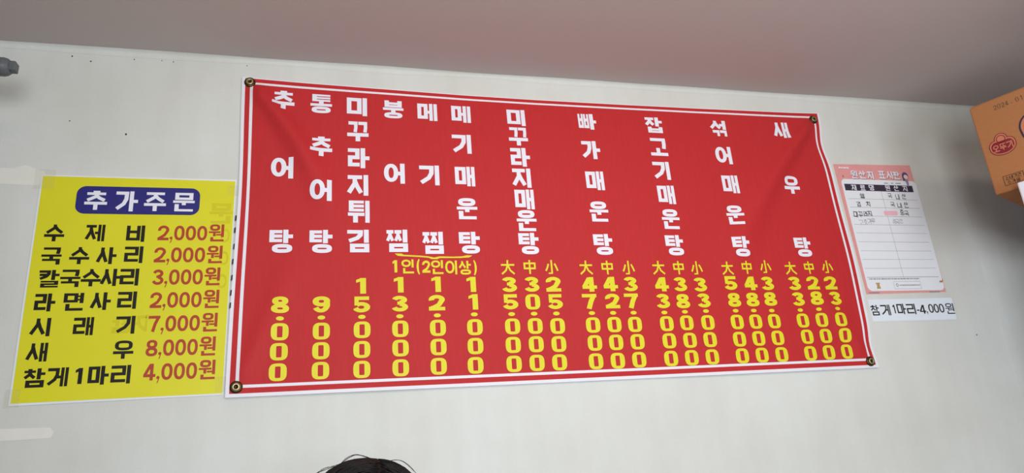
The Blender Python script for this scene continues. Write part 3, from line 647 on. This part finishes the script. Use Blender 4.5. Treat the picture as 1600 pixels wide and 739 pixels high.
for ch, u, v in NOTE:
    w_, h_, a_, b_ = {'1': (0.020, 0.0335, 0.2, 0.36), '2': (0.021, 0.0335, 0.19, 0.27), '(': (0.011, 0.040, 0.2, 0.5), ')': (0.011, 0.040, 0.2, 0.5)}.get(ch, (0.033, 0.0385, 0.15, 0.165))
    ink.char(ch, u, v, w_, h_, a_, b_, False, ST)
ink.build('note_lettering', M['ink_yellow'], banner, 'small yellow serving note in brackets')
ink = Ink(ON); ink.poly(BRACE, ST); ink.build('brace_mark', M['ink_yellow'], banner, 'flat yellow brace under three dish names')
for u, v in EYELETS:
    x, y, z = ON(u, v)
    bm = bmesh.new(); add_lathe(bm, [(0.0060, 0.0), (0.0064, 0.0026), (0.0085, 0.0040), (0.0122, 0.0034), (0.0146, 0.0012), (0.0148, -0.0005)], (x, y, z), (0, -1, 0), 28)
    ey = obj('eyelet', bm, M['brass_dark'], banner, True); ey['label'] = 'tarnished brass eyelet in a corner of the banner'
    bm = bmesh.new(); add_lathe(bm, [(0.0030, y+0.0003), (0.0030, 0.0036), (0.0090, 0.0042), (0.0094, 0.0054), (0.0080, 0.0066), (0.0050, 0.0068), (0.0042, 0.0050), (0.0, 0.0050)], (x, y, z), (0, -1, 0), 20)
    sc = obj('screw', bm, [M['brass'], M['steel_dark']], ey, True); sc['label'] = 'bright brass screw head with a dark centre'
    for p in sc.data.polygons:
        if max(math.hypot(sc.data.vertices[q].co.x-x, sc.data.vertices[q].co.z-z) for q in p.vertices) < 0.0052 and p.center.y < y-0.004: p.material_index = 1

# ------------------------------------------------------------------ yellow extra-order poster
pz = POSTER[2][1]
poster = thing('price_poster', 'yellow paper price list with a navy heading, left of the red banner', 'poster', (-0.457, -0.001, pz))
def bend(off):
    def f(u, v):
        return (u, -off-0.0035*max(0, (u+0.33)/0.1)**2*max(0, 1-abs(v-1.75)/0.3)-0.0012*(1+noise.noise(Vector((u*6, v*5, 0)))), v)
    return f
def panel(name, q, off, m, parent, surf, thick=0.0004, n=20):
    tl, tr, br, bl = q; V = []; F = []
    for j in range(n+1):
        for i in range(n+1):
            s, t = i/n, j/n
            x = (bl[0]*(1-s)+br[0]*s)*(1-t)+(tl[0]*(1-s)+tr[0]*s)*t; z = (bl[1]*(1-s)+br[1]*s)*(1-t)+(tl[1]*(1-s)+tr[1]*s)*t
            V.append(surf(off)(x, z))
    for j in range(n):
        for i in range(n): a = j*(n+1)+i; F.append((a, a+1, a+n+2, a+n+1))
    if thick: V, F = solid_sheet(V, F, thick)
    return pyobj(name, V, F, m, parent, True)
panel('backing_sheet', POSTER, 0.0010, M['paper'], poster, bend)['label'] = 'white margin of the poster sheet'
panel('yellow_field', POSTER_YELLOW, 0.0014, M['poster'], poster, bend, 0.0002)
def rounded(q, r, n=7):
    tl, tr, br, bl = [Vector(c) for c in q]; out = []
    P4 = [bl, br, tr, tl]
    for k in range(4):
        p, a, b = P4[k], P4[k-1], P4[(k+1) % 4]
        da, db = (a-p).normalized(), (b-p).normalized()
        for i in range(n+1):
            t = i/n*PI/2; out.append(tuple(p+da*r*(1-math.sin(t))+db*r*(1-math.cos(t))))
    return out
ink = Ink(bend(0.0017)); ink.poly(rounded([(PILL[0][0], PILL[0][1]), (PILL[1][0], PILL[0][1]), (PILL[1][0], PILL[2][1]), (PILL[0][0], PILL[2][1])], 0.021), 0.03)
hd = ink.build('heading_band', M['pill'], poster, 'navy rounded band carrying the heading')
ink = Ink(bend(0.0020))
for ch, x, z in TITLE: ink.char(ch, x, z, 0.050, 0.050 if ch != '가' else 0.053, 0.155, 0.185)
ink.build('heading_lettering', M['ink_white'], hd, 'white heading letters')
ink = Ink(bend(0.0016))
for ch, x, z, h in GHOST: ink.char(ch, x, z, h*(1.0 if ch not in '01' else 0.62), h, 0.17, 0.2, mirror=-1)
ink.build('show_through_lettering', M['ghost'], poster, 'faint mirrored print showing through the yellow paper')
PARTS = [(0.0, 0.165), (0.175, 0.228), (0.243, 0.397), (0.415, 0.568), (0.587, 0.738), (0.762, 1.0)]
for items, price, a, b in ROWS:
    ink = Ink(bend(0.0018))
    for ch, x, z in items:
        if ch == '1': ink.char(ch, x, z, 0.024, 0.036, 0.2, 0.36)
        else: ink.char(ch, x, z, 0.0425, 0.0425, 0.165, 0.19)
    ink.build('item_lettering', M['ink_black'], poster, 'black item name on the yellow poster')
    ink = Ink(bend(0.0018)); L = b[0]-a[0]; zc = (a[1]+b[1])/2
    for ch, (s0, s1) in zip(price, PARTS):
        xm, w_ = a[0]+L*(s0+s1)/2, L*(s1-s0)
        if ch == ',': ink.char(ch, xm, zc-0.018, w_, 0.017, 0.3, 0.3)
        elif ch == '원': ink.char(ch, xm, zc+0.001, w_, 0.0455, 0.165, 0.20)
        else: ink.char(ch, xm, zc, w_, 0.0385, 0.175, 0.27)
    ink.build('item_price_lettering', M['ink_brick'], poster, 'brick red price on the yellow poster')
ink = Ink(bend(0.0019))
for x, z in DASHES: ink.poly([(x-0.0026, z-0.008), (x+0.0010, z-0.006), (x+0.0014, z+0.008), (x-0.0022, z+0.006)])
ink.build('edge_marking', M['ink_black'], poster, 'row of short black marks down the right edge')
for (x, z, dx, dz) in ((-0.671, 2.004, 0.022, 0.026), (-0.673, 1.480, 0.015, 0.020), (-0.243, 1.492, 0.014, 0.018), (-0.240, 1.985, 0.014, 0.014)):
    panel('tape', [(x-dx, z+dz), (x+dx, z+dz), (x+dx, z-dz), (x-dx, z-dz)], 0.0022, M['tape'], poster, bend, 0, 4)['label'] = 'strip of clear yellowed tape'

# ------------------------------------------------------------------ pink country-of-origin sign
sign = thing('origin_sign', 'pink laminated sheet with a handwritten table, right of the red banner', 'sign', (1.77, -0.001, SIGN_FILM[2][1]))
def flat(off): return wall_surf(off)
panel('backing_sheet', SIGN_PINK, 0.0010, M['pink'], sign, flat, 0.0005, 4)
ink = Ink(flat(0.0012)); ink.poly(rounded([(1.6255, 2.0765), (1.9235, 2.0765), (1.9235, 1.6960), (1.6300, 1.6960)], 0.016)); ws = ink.build('table_panel', M['sheet'], sign, 'white rounded panel holding the table')
ink = Ink(flat(0.0014)); ink.poly([(1.6345, 2.0590), (1.9050, 2.0590), (1.9050, 2.0355), (1.6345, 2.0355)]); bar = ink.build('header_bar', M['bar'], sign, 'dark purple header bar')
ink = Ink(flat(0.0016))
for ch, x, z in SIGN_HEAD: ink.char(ch, x, z, 0.0195, 0.0195, 0.145, 0.16)
ink.build('header_lettering', M['ink_white'], bar)
ink = Ink(flat(0.0013))
for ch, x, z in SIGN_TITLE: ink.char(ch, x+0.0014, z-0.0016, 0.0265, 0.0285, 0.165, 0.185)
ink.build('title_shadow_lettering', M['bar'], sign, 'dark drop line of the title letters')
ink = Ink(flat(0.0015))
for ch, x, z in SIGN_TITLE: ink.char(ch, x, z, 0.0265, 0.0285, 0.165, 0.185)
ink.build('title_lettering', M['ink_white'], sign, 'white title letters')
ink = Ink(flat(0.0014))
for i, l in enumerate(SIGN_LINES): ink.line((1.6365, l[2]), (1.912, l[2]), 0.0010 if i < 9 else 0.0016)
ink.line((1.7735, 2.035), (1.7750, SIGN_LINES[-1][2]), 0.0010)
ink.build('table_rules', M['rule'], sign, 'thin grey table lines')
def scrawl(chars, name, m, w_, pen, label):
    ink = Ink(flat(0.0017))
    for ch, x, z in chars: ink.char(ch, x, z, w_*random.uniform(0.85, 1.1), w_*random.uniform(0.95, 1.25), pen, pen, rot=random.uniform(-0.12, 0.08))
    ink.build(name, m, sign, label)
scrawl(HAND, 'handwritten_lettering', M['ink_black'], 0.0170, 0.125, 'black handwritten table entries')
scrawl(HAND_FAINT, 'faded_lettering', M['faint'], 0.0150, 0.08, 'faded handwritten entries in the fourth row')
ink = Ink(flat(0.0016)); ink.poly(rounded(CORRECTION, 0.005)); ink.build('correction_patch', M['correction'], sign, 'pink patch covering an entry')
ink = Ink(flat(0.0016)); x, z = SMALLPRINT[0]
while x < SMALLPRINT[1][0]:
    w_ = random.uniform(0.003, 0.012); ink.poly([(x, z-0.0017), (x+w_, z-0.0017), (x+w_, z+0.0017), (x, z+0.0017)]); x += w_+random.uniform(0.001, 0.003)
x = 1.80
for x, z, w_ in ((1.7935, 2.0655, 0.016), (1.8215, 2.0660, 0.009), (1.839, 2.0660, 0.022), (1.629, 1.6905, 0.04), (1.86, 1.6905, 0.04)):
    ink.poly([(x, z-0.0014), (x+w_, z-0.0014), (x+w_, z+0.0016), (x, z+0.0016)])
ink.build('small_print_lettering', M['faint'], sign, 'line of tiny grey print')
ink = Ink(flat(0.0015)); ink.poly([(1.6625, 1.7225), (1.6790, 1.7225), (1.6765, 1.7140), (1.6785, 1.7030), (1.6635, 1.7030), (1.6665, 1.7130)]); ink.build('footer_emblem', M['tan'], sign, 'small tan emblem at the foot')
ink = Ink(flat(0.0015)); fx0, fx1, fz0, fz1 = 1.7310, 1.8340, 1.7018, 1.7258
for a, b in (((fx0, fz0), (fx1, fz0)), ((fx0, fz1), (fx1, fz1)), ((fx0, fz0), (fx0, fz1)), ((fx1, fz0), (fx1, fz1))): ink.line(a, b, 0.0008)
ink.put(union(ring(1.7385, 1.7085, 1.7475, 1.7195, 0.002, 0.002)), 0, 0)
x = 1.751
while x < 1.828: w_ = random.uniform(0.002, 0.006); ink.poly([(x, 1.7118), (x+w_, 1.7118), (x+w_, 1.7155), (x, 1.7155)]); x += w_+0.0012
ink.build('footer_box', M['rule'], sign, 'grey outlined box with tiny print at the foot')
cx, cz = CARTOON[0][1], CARTOON[0][2]
ink = Ink(flat(0.0015)); ink.put(union(disc(0, 0.006, 0.0125, 0.0135)), cx, cz); ink.put(union([[(-0.0125, -0.013), (-0.004, -0.013), (-0.004, 0.004), (-0.0125, 0.006)]]), cx, cz)
fig = ink.build('figure_print', M['figure_blue'], sign, 'small printed woman with dark blue hair')
ink = Ink(flat(0.0018)); ink.put(union(disc(0.001, 0.002, 0.0088, 0.0082)), cx, cz); ink.build('face', M['skin_print'], fig)
ink = Ink(flat(0.0017)); ink.poly([(cx-0.006, cz-0.008), (cx+0.007, cz-0.008), (cx+0.0065, cz-0.022), (cx+0.0045, cz-0.0325), (cx-0.001, cz-0.0325), (cx-0.003, cz-0.022)]); ink.build('dress', M['figure_mauve'], fig)
ink = Ink(flat(0.0015)); x = 1.628
for w_ in (0.008, 0.006, 0.012, 0.009): ink.poly([(x, 2.1145), (x+w_, 2.1145), (x+w_, 2.1190), (x, 2.1190)]); x += w_+0.0015
ink.build('corner_lettering', M['sheet'], sign, 'tiny pale print in the top left corner')
ink = Ink(flat(0.0019)); ink.poly([(1.9075, 1.7215), (1.9135, 1.7285), (1.9190, 1.7260), (1.9255, 1.7355), (1.9240, 1.7245), (1.9170, 1.7205), (1.9110, 1.7225)])
ink.poly([(1.634, 2.082), (1.637, 2.092), (1.642, 2.083)]); ink.build('torn_film', M['blush'], sign, 'small reddish scuffs')
panel('laminate_film', SIGN_FILM, 0.0021, M['film'], sign, flat, 0, 2)['label'] = 'clear laminate with a border outside the pink print'

# ------------------------------------------------------------------ crab price strip under the sign
strip = thing('price_strip', 'narrow pale blue paper strip with one line of black lettering below the pink sign', 'sign', (1.78, -0.001, STRIP_FILM[2][1]))
panel('backing_sheet', STRIP, 0.0010, M['strip'], strip, flat, 0.0004, 2)
ink = Ink(flat(0.0014))
for ch, x, z, w_, h_ in STRIP_TEXT:
    if ch == '원': w_, h_ = 0.0335, 0.0345
    a_, b_ = (0.130, 0.140) if ord(ch) > 0x3000 else (1, 1) if ch == '-' else (0.13, 0.24)
    ink.char(ch, x, z, w_, h_, a_, b_)
ink.build('lettering', M['ink_black'], strip, 'black lettering on the strip')
panel('laminate_film', STRIP_FILM, 0.0019, M['film'], strip, flat, 0, 2)['label'] = 'clear film stuck over the strip'

# ------------------------------------------------------------------ tall cabinet and the cardboard box lying on it (turned against the wall)
BO = Vector((1.7779, -0.38, 0.0)); E1 = Vector((0.3994, -0.9166, 0)).normalized(); E2 = Vector((0.9166, 0.3994, 0)).normalized()
def loc(s, d, z): return BO + E1*s + E2*d + Vector((0, 0, z))
def obox(bm, s0, s1, d0, d1, z0, z1, bev=0.0):
    n0 = len(bm.verts); b2 = bmesh.new(); add_box(b2, (s0, d0, z0), (s1, d1, z1), bev)
    for v in b2.verts: v.co = loc(v.co.x, v.co.y, v.co.z)
    bmesh.ops.reverse_faces(b2, faces=b2.faces)
    me = bpy.data.meshes.new('tmp'); b2.to_mesh(me); b2.free(); bm.from_mesh(me); bpy.data.meshes.remove(me)
ZB, ZT, BL, BD = 1.8684, 2.1360, 0.42, 0.30
carton = thing('cardboard_box', 'brown cardboard carton with dark red printed emblems at the right edge', 'box', loc(BL/2, BD/2, ZB))
bm = bmesh.new(); obox(bm, 0, BL, 0, BD, ZB, ZT, 0.003); obj('carton_body', bm, M['card'], carton)
bm = bmesh.new(); obox(bm, 0.004, BL-0.004, 0.004, BD/2-0.001, ZT, ZT+0.0025); obj('flap', bm, M['card_edge'], carton)
bm = bmesh.new(); obox(bm, 0.004, BL-0.004, BD/2+0.001, BD-0.004, ZT, ZT+0.0025); obj('flap', bm, M['card_edge'], carton)
bm = bmesh.new(); obox(bm, -0.0006, BL+0.0006, BD/2-0.025, BD/2+0.025, ZT+0.0025, ZT+0.0031); obj('packing_tape', bm, M['tape'], carton)
def face(off): return lambda s, z: tuple(loc(s, -off, z))
ink = Ink(face(0.0007)); du = ((DATE[3][1]-DATE[0][1])/3)
for ch, s, z in (('2', 0.0610, 2.1105), ('0', 0.0706, 2.1105), ('2', 0.0802, 2.1105), ('4', 0.0898, 2.1105), ('.', 0.1010, 2.1062), ('0', 0.1150, 2.1105), ('1', 0.1250, 2.1105)):
    if ch == '.': ink.char(ch, s, z, 0.002, 0.003, 0.3, 0.3)
    else: ink.char(ch, s, z, 0.0072, 0.0135, 0.10, 0.19, True)
ink.build('date_lettering', M['stamp'], carton, 'grey stamped date along the top edge')
def lobes(k, grow):
    """three-lobed badge outline: wide lower bean with a round head on top"""
    return disc(0, -0.005*k, 0.0325*k+grow, 0.0235*k+grow, 40) + disc(-0.0165*k, 0.000*k, 0.0165*k+grow, 0.0185*k+grow, 32) + disc(0.0165*k, 0.000*k, 0.0165*k+grow, 0.0185*k+grow, 32) + disc(0, 0.0175*k, 0.0165*k+grow, 0.0180*k+grow, 32)
def badge(s, z, k, dark):
    ink = Ink(face(0.0007)); ink.put(union(lobes(k, 0.0)), s, z); bd = ink.build('printed_badge', dark, carton, 'dark red three-lobed printed badge')
    ink = Ink(face(0.0010)); ink.put(union(lobes(k, -0.0022*k)), s, z); ink.build('badge_rim', M['blush'], bd)
    ink = Ink(face(0.0013)); ink.put(union(disc(-0.0, -0.0055*k, 0.0275*k, 0.0180*k, 36) + disc(-0.0150*k, -0.001*k, 0.0125*k, 0.0140*k, 28) + disc(0.0150*k, -0.001*k, 0.0125*k, 0.0140*k, 28)), s, z)
    ink.put(union(ring(-0.0115*k, 0.0065*k, 0.0115*k, 0.0295*k, 0.0022*k, 0.0022*k)), s, z); ink.build('badge_field', M['maroon'], bd)
    ink = Ink(face(0.0016))
    for ch, dx in (('오', -0.0168), ('뚜', 0.0), ('기', 0.0168)): ink.char(ch, s+dx*k, z-0.0050*k, 0.0150*k, 0.0195*k, 0.15, 0.17)
    ink.build('badge_lettering', M['blush'], bd)
badge(0.0510, 1.9995, 1.0, M['maroon'])
badge(0.1690, 2.0240, 2.15, M['bar'])
ink = Ink(face(0.0007)); q = [(0.0288, 1.9122), (0.0762, 1.9122), (0.0762, 1.8855), (0.0288, 1.8855)]
for a, b in zip(q, q[1:]+q[:1]):
    dx, dz = (b[0]-a[0]), (b[1]-a[1]); l = math.hypot(dx, dz); e = 0.0005
    ink.line((a[0]-dx/l*e, a[1]-dz/l*e), (b[0]+dx/l*e, b[1]+dz/l*e), 0.0011)
for ch, s, z in (('소', 0.0372, 1.9048), ('비', 0.0472, 1.9048), ('기', 0.0572, 1.9048), ('간', 0.0672, 1.9048), ('6', 0.0400, 1.8927), ('개', 0.0500, 1.8927), ('월', 0.0610, 1.8927)):
    ink.char(ch, s, z, 0.0088 if ch != '6' else 0.0060, 0.0098, 0.11, 0.12)
ink.build('expiry_lettering', M['ink_black'], carton, 'small black outlined expiry notice')

cab = thing('cabinet', 'white cabinet edge showing under the cardboard box', 'cabinet', loc(0.4, 0.28, FLOOR))
S0, D0, S1, D1 = 0.069, -0.060, 0.74, 0.56
bm = bmesh.new(); obox(bm, S0+0.16, S1, D0+0.22, D1, FLOOR+0.06, ZB-0.1, 0.006); obj('cabinet_body', bm, M['enamel'], cab)
bm = bmesh.new(); obox(bm, S0, S1, D0, D1, ZB-0.1005, ZB-0.0005, 0.004); obj('cabinet_top', bm, M['enamel'], cab)
bm = bmesh.new(); obox(bm, S1+0.001, S1+0.03, D0+0.224, D1-0.004, FLOOR+0.08, 0.98, 0.008); dr = obj('door', bm, M['enamel'], cab)
bm = bmesh.new(); obox(bm, S1+0.03, S1+0.055, D0+0.25, D0+0.27, 0.65, 0.92, 0.006); obj('handle', bm, M['pvc'], dr)
bm = bmesh.new(); obox(bm, S1+0.001, S1+0.03, D0+0.224, D1-0.004, 0.99, ZB-0.105, 0.008); dr = obj('door', bm, M['enamel'], cab)
bm = bmesh.new(); obox(bm, S1+0.03, S1+0.055, D0+0.25, D0+0.27, 1.05, 1.28, 0.006); obj('handle', bm, M['pvc'], dr)
for s, d in ((S0+0.21, D0+0.27), (S1-0.05, D0+0.27), (S0+0.21, D1-0.05), (S1-0.05, D1-0.05)):
    bm = bmesh.new(); p = loc(s, d, FLOOR); add_lathe(bm, [(0.0, 0.0005), (0.02, 0.0005), (0.016, 0.0605), (0.0, 0.0605)], p, (0, 0, 1), 14); obj('foot', bm, M['pvc'], cab)

# ------------------------------------------------------------------ grey water pipe with a plug, coming in from the left
PY, PZ, PX0 = -0.250, 2.1640, -0.860
pipe = thing('water_pipe', 'grey plastic pipe end with a square plug at the left edge under the ceiling', 'pipe', (PX0, PY, FLOOR))
bm = bmesh.new(); add_lathe(bm, [(0.0, 0.0005), (0.024, 0.0005), (0.024, CEIL-FLOOR-0.0008), (0.0, CEIL-FLOOR-0.0008)], (PX0, PY, FLOOR), (0, 0, 1), 24); obj('riser', bm, M['pvc'], pipe, False)
AX = (1, 0, -0.012)
bm = bmesh.new(); add_lathe(bm, [(0.0, 0.0), (0.0175, 0.0), (0.0175, 0.120), (0.0, 0.120)], (PX0, PY, PZ), AX, 24); obj('branch', bm, M['pvc'], pipe)
k = -0.6632-PX0
bm = bmesh.new(); add_lathe(bm, [(0.0, 0.085), (0.0200, 0.085), (0.0207, 0.089), (0.0207, k-0.0300), (0.0198, k-0.0292), (0.0198, k-0.0278), (0.0207, k-0.0270), (0.0207, k-0.0235), (0.0190, k-0.0175), (0.0152, k-0.0125), (0.0125, k-0.0112), (0.0, k-0.0112)], (PX0, PY, PZ), AX, 28); obj('collar', bm, M['pvc'], pipe)
bm = bmesh.new(); add_box(bm, (-0.6800, PY-0.0105, PZ-0.0125), (-0.6632, PY+0.0105, PZ+0.0090), 0.0018); obj('plug_head', bm, M['pvc'], pipe)
for z in (0.7, 1.7):
    bm = bmesh.new(); add_lathe(bm, [(0.0245, -0.01), (0.028, -0.01), (0.028, 0.01), (0.0245, 0.01)], (PX0, PY, z), (0, 0, 1), 20); add_box(bm, (PX0-0.01, PY+0.026, z-0.008), (PX0+0.01, -0.0002, z+0.008)); obj('clamp', bm, M['steel_dark'], pipe)

# ------------------------------------------------------------------ the person whose hair shows at the bottom, standing with the face to the room
HX, HY, HT = 0.049, -0.80, 1.2776                     # crown of the hair
def skin(name, pts, edges, m, parent, levels=2):
    me = bpy.data.meshes.new(name); me.from_pydata([p[:3] for p in pts], edges, [])
    o = bpy.data.objects.new(name, me); C.objects.link(o)
    md = o.modifiers.new('skin', 'SKIN'); md.use_smooth_shade = True
    for i, (p, sv) in enumerate(zip(pts, me.skin_vertices[0].data)):
        sv.radius = (p[3], p[4] if len(p) > 4 else p[3]); sv.use_root = (i == 0)
    sb = o.modifiers.new('sub', 'SUBSURF'); sb.levels = levels; sb.render_levels = levels
    dg = bpy.context.evaluated_depsgraph_get(); new = bpy.data.meshes.new_from_object(o.evaluated_get(dg))
    new.name = name; bpy.data.objects.remove(o); new.materials.clear()
    return link(name, new, m, parent, True)
person = thing('person', 'person with dark hair, only the crown showing at the bottom edge', 'person', (HX, HY+0.06, FLOOR))
P, E = [], []
def chain(start, pts):
    prev = start
    for p in pts:
        P.append(p); E.append((prev, len(P)-1)); prev = len(P)-1
    return prev
Y0 = HY+0.07
P.append((HX, Y0, 0.56, 0.155, 0.11))
chest = chain(0, [(HX, Y0, 0.68, 0.135, 0.10), (HX, Y0-0.005, 0.84, 0.145, 0.10)])
neck = chain(chest, [(HX, Y0-0.015, 0.97, 0.075, 0.06), (HX, Y0-0.035, 1.03, 0.052, 0.052), (HX, HY, 1.075, 0.058, 0.07), (HX, HY, 1.145, 0.071, 0.088), (HX, HY, 1.215, 0.062, 0.075)])
for sd in (-1, 1):
    hx = HX+sd*0.225
    hand = chain(chest, [(HX+sd*0.165, Y0-0.005, 0.915, 0.052), (HX+sd*0.205, Y0+0.015, 0.67, 0.040), (hx, Y0-0.03, 0.455, 0.026), (hx, Y0-0.035, 0.395, 0.017, 0.030)])
    for fy, fl in ((-0.027, 0.062), (-0.009, 0.072), (0.009, 0.068), (0.026, 0.052)):
        chain(hand, [(hx, Y0-0.037+fy, 0.360, 0.009), (hx-sd*0.004, Y0-0.040+fy*1.1, 0.360-fl*0.5, 0.0085), (hx-sd*0.016, Y0-0.042+fy*1.1, 0.360-fl, 0.007)])
    chain(hand-1, [(hx-sd*0.006, Y0-0.072, 0.410, 0.011), (hx-sd*0.014, Y0-0.090, 0.375, 0.008)])
    chain(0, [(HX+sd*0.085, Y0, 0.44, 0.083), (HX+sd*0.09, Y0-0.008, 0.12, 0.056), (HX+sd*0.092, Y0+0.012, -0.05, 0.052), (HX+sd*0.095, Y0+0.02, FLOOR+0.075, 0.033), (HX+sd*0.10, Y0-0.06, FLOOR+0.036, 0.035, 0.028), (HX+sd*0.108, Y0-0.135, FLOOR+0.027, 0.034, 0.022)])
skin('body', P, E, M['skin'], person)
T, TE = [(HX, Y0, 0.43, 0.182, 0.146)], []
P, E = T, TE
ch = chain(0, [(HX, Y0, 0.57, 0.172, 0.132), (HX, Y0, 0.68, 0.152, 0.118), (HX, Y0-0.005, 0.84, 0.157, 0.112)])
chain(ch, [(HX, Y0-0.013, 0.950, 0.095, 0.080), (HX, Y0-0.024, 0.985, 0.060, 0.058)])
for sd in (-1, 1): chain(ch, [(HX+sd*0.165, Y0-0.005, 0.915, 0.064), (HX+sd*0.205, Y0+0.015, 0.67, 0.052), (HX+sd*0.224, Y0-0.025, 0.49, 0.037)])
skin('shirt', P, E, M['shirt'], person)
P, E = [(HX, Y0, 0.53, 0.165, 0.118)], []
chain(0, [(HX, Y0, 0.66, 0.140, 0.104)])
for sd in (-1, 1): chain(0, [(HX+sd*0.085, Y0, 0.44, 0.094), (HX+sd*0.09, Y0-0.008, 0.12, 0.066), (HX+sd*0.092, Y0+0.012, -0.05, 0.062), (HX+sd*0.095, Y0+0.02, FLOOR+0.11, 0.048)])
skin('trousers', P, E, M['shirt'], person)
for sd in (-1, 1):
    bm = bmesh.new(); bmesh.ops.create_uvsphere(bm, u_segments=14, v_segments=10, radius=0.011, matrix=Matrix.Translation((HX+sd*0.031, HY-0.083, 1.150))); obj('eye', bm, M['eye'], person, True)
    bm = bmesh.new(); add_tube(bm, [(HX+sd*0.015, HY-0.091, 1.168), (HX+sd*0.032, HY-0.090, 1.174), (HX+sd*0.050, HY-0.078, 1.168)], 0.0035, 8); obj('eyebrow', bm, M['hair'], person, True)
    bm = bmesh.new(); bmesh.ops.create_uvsphere(bm, u_segments=14, v_segments=10, radius=1.0, matrix=Matrix.Translation((HX+sd*0.074, HY+0.01, 1.135)) @ Matrix.Diagonal((0.010, 0.020, 0.031, 1))); obj('ear', bm, M['skin'], person, True)
bm = bmesh.new(); add_tube(bm, [(HX, HY-0.086, 1.158), (HX, HY-0.096, 1.135), (HX, HY-0.104, 1.117), (HX, HY-0.086, 1.108)], [0.006, 0.009, 0.013, 0.007], 12); obj('nose', bm, M['skin'], person, True)
bm = bmesh.new(); add_tube(bm, [(HX-0.024, HY-0.074, 1.086), (HX, HY-0.087, 1.084), (HX+0.024, HY-0.074, 1.086)], [0.003, 0.007, 0.003], 10); obj('mouth', bm, M['lip'], person, True)
# hair: a full cap of hair falling to the nape, open over the face, covered with locks combed from the parting
HA, HB, HC, EX = 0.098, 0.112, 0.150, 2.35
def cap(th, ph, r=1.0):
    """th around the head (0 = towards the camera), ph down from the crown"""
    c, s = math.cos(ph), math.sin(ph)
    k = (abs(c)**EX + abs(s)**EX)**(-1/EX)
    return Vector((HX + HA*k*s*math.sin(th)*r, HY+0.012 - HB*k*s*math.cos(th)*r, HT-HC + HC*k*c*r))
bm = bmesh.new(); NT, NP = 96, 30; rows = []
for j in range(NP+1):
    row = []
    for i in range(NT):
        th = 2*PI*i/NT
        front = max(0.0, math.cos(th))
        end = 1.15 + 1.25*(1-min(1.0, max(0.0, (math.cos(th)-0.35)/0.30))) if math.cos(th) > 0.35 else 2.40
        ph = end*j/NP
        p = cap(th, ph, 1+0.010*noise.noise(Vector((math.sin(th)*9, math.cos(th)*9, ph*1.5))))
        if ph > PI/2: p = Vector((HX+(p.x-HX)*0+HA*math.sin(th), HY+0.012-HB*math.cos(th), HT-HC-(ph-PI/2)*0.15))
        row.append(bm.verts.new(p))
    rows.append(row)
for a, b in zip(rows, rows[1:]):
    for i in range(NT): bm.faces.new((a[i], b[i], b[(i+1) % NT], a[(i+1) % NT]))
bmesh.ops.remove_doubles(bm, verts=bm.verts, dist=1e-6)
hair = obj('hair', bm, M['hair'], person, True)
rng = random.Random(3)
bm = bmesh.new()
PX = HX+0.016                                           # parting
for k in range(420):
    s = -1 if rng.random() < 0.55 else 1
    y = HY+0.012+rng.uniform(-0.098, 0.104)
    pts = []; x0 = PX + s*rng.uniform(0.000, 0.012); ln = rng.uniform(0.045, 0.125); lift = rng.uniform(0.0, 0.0018)
    for q in range(9):
        t = q/8
        x = x0 + s*ln*t; yy = y + 0.010*t*rng.uniform(0.5, 1.0)*(1 if k % 2 else -1)
        X, Y = (x-HX)/HA, (yy-HY-0.012)/HB; rr = math.hypot(X, Y)
        if rr > 0.985: break
        z = HT-HC + HC*(1-rr**EX)**(1/EX)
        pts.append((x, yy, z+0.0006+lift*math.sin(t*PI)))
    if len(pts) > 3: add_tube(bm, pts, [0.0009*(1-0.6*i/len(pts)) for i in range(len(pts))], 5)
obj('locks', bm, M['hair'], hair, True)
bm = bmesh.new(); pts = []
for q in range(12):
    y = HY-0.099+0.040*q/11; X, Y = (PX-HX)/HA, (y-HY-0.012)/HB; pts.append((PX+0.001*math.sin(q*1.7), y, HT-HC+HC*(1-min(0.99, math.hypot(X, Y))**EX)**(1/EX)+0.0004))
add_tube(bm, pts, 0.0040, 8); obj('parting', bm, M['scalp'], hair, True)['label'] = 'brownish parting line'
bm = bmesh.new()
def fly(pts, r=0.00035):
    out = []                                            # smooth curve through the points
    for i in range(len(pts)-1):
        p0, p1, p2, p3 = [Vector(pts[max(0, min(len(pts)-1, i+d))]) for d in (-1, 0, 1, 2)]
        for q in range(6):
            t = q/6; out.append(0.5*((2*p1)+(p2-p0)*t+(2*p0-5*p1+4*p2-p3)*t*t+(3*p1-p0-3*p2+p3)*t**3))
    out.append(Vector(pts[-1])); add_tube(bm, out, r, 5)
PXM = 0.000925                                          # metres per photo pixel at the head
def hp(px, py, dy=0.0): return (HX+(px-571.0)*PXM, HY+dy, HT-(py-717.0)*PXM) 
for dk in range(6):
    j = lambda: rng.uniform(-1.3, 1.3)
    fly([hp(533, 724), hp(545+j(), 714+j()), hp(558+j(), 709.5+j()*0.6), hp(572+j(), 713.5+j()*0.6), hp(588, 719.5+j()), hp(600, 724)], 0.00021)
for dk in range(4):
    j = lambda: rng.uniform(-1.2, 1.2)
    fly([hp(597, 724), hp(611+j(), 720.8+j()*0.5), hp(623+j(), 722.5+j()*0.6), hp(633+j(), 729+j()), hp(643, 741)], 0.00021)
for dk in range(6):
    j = lambda: rng.uniform(-1.6, 1.6)
    fly([hp(490+dk*2, 743), hp(504+j(), 731+j()), hp(518+j(), 725+j()), hp(532, 722.5+j())], 0.00019)
for dk in range(5):
    j = lambda: rng.uniform(-1.2, 1.2)
    fly([hp(545, 721), hp(560+j(), 716+j()*0.5), hp(575+j(), 715.2+j()*0.5), hp(590, 720)], 0.00021)
obj('flyaway_hairs', bm, M['hair'], hair, True)['label'] = 'loose hairs standing off the crown'
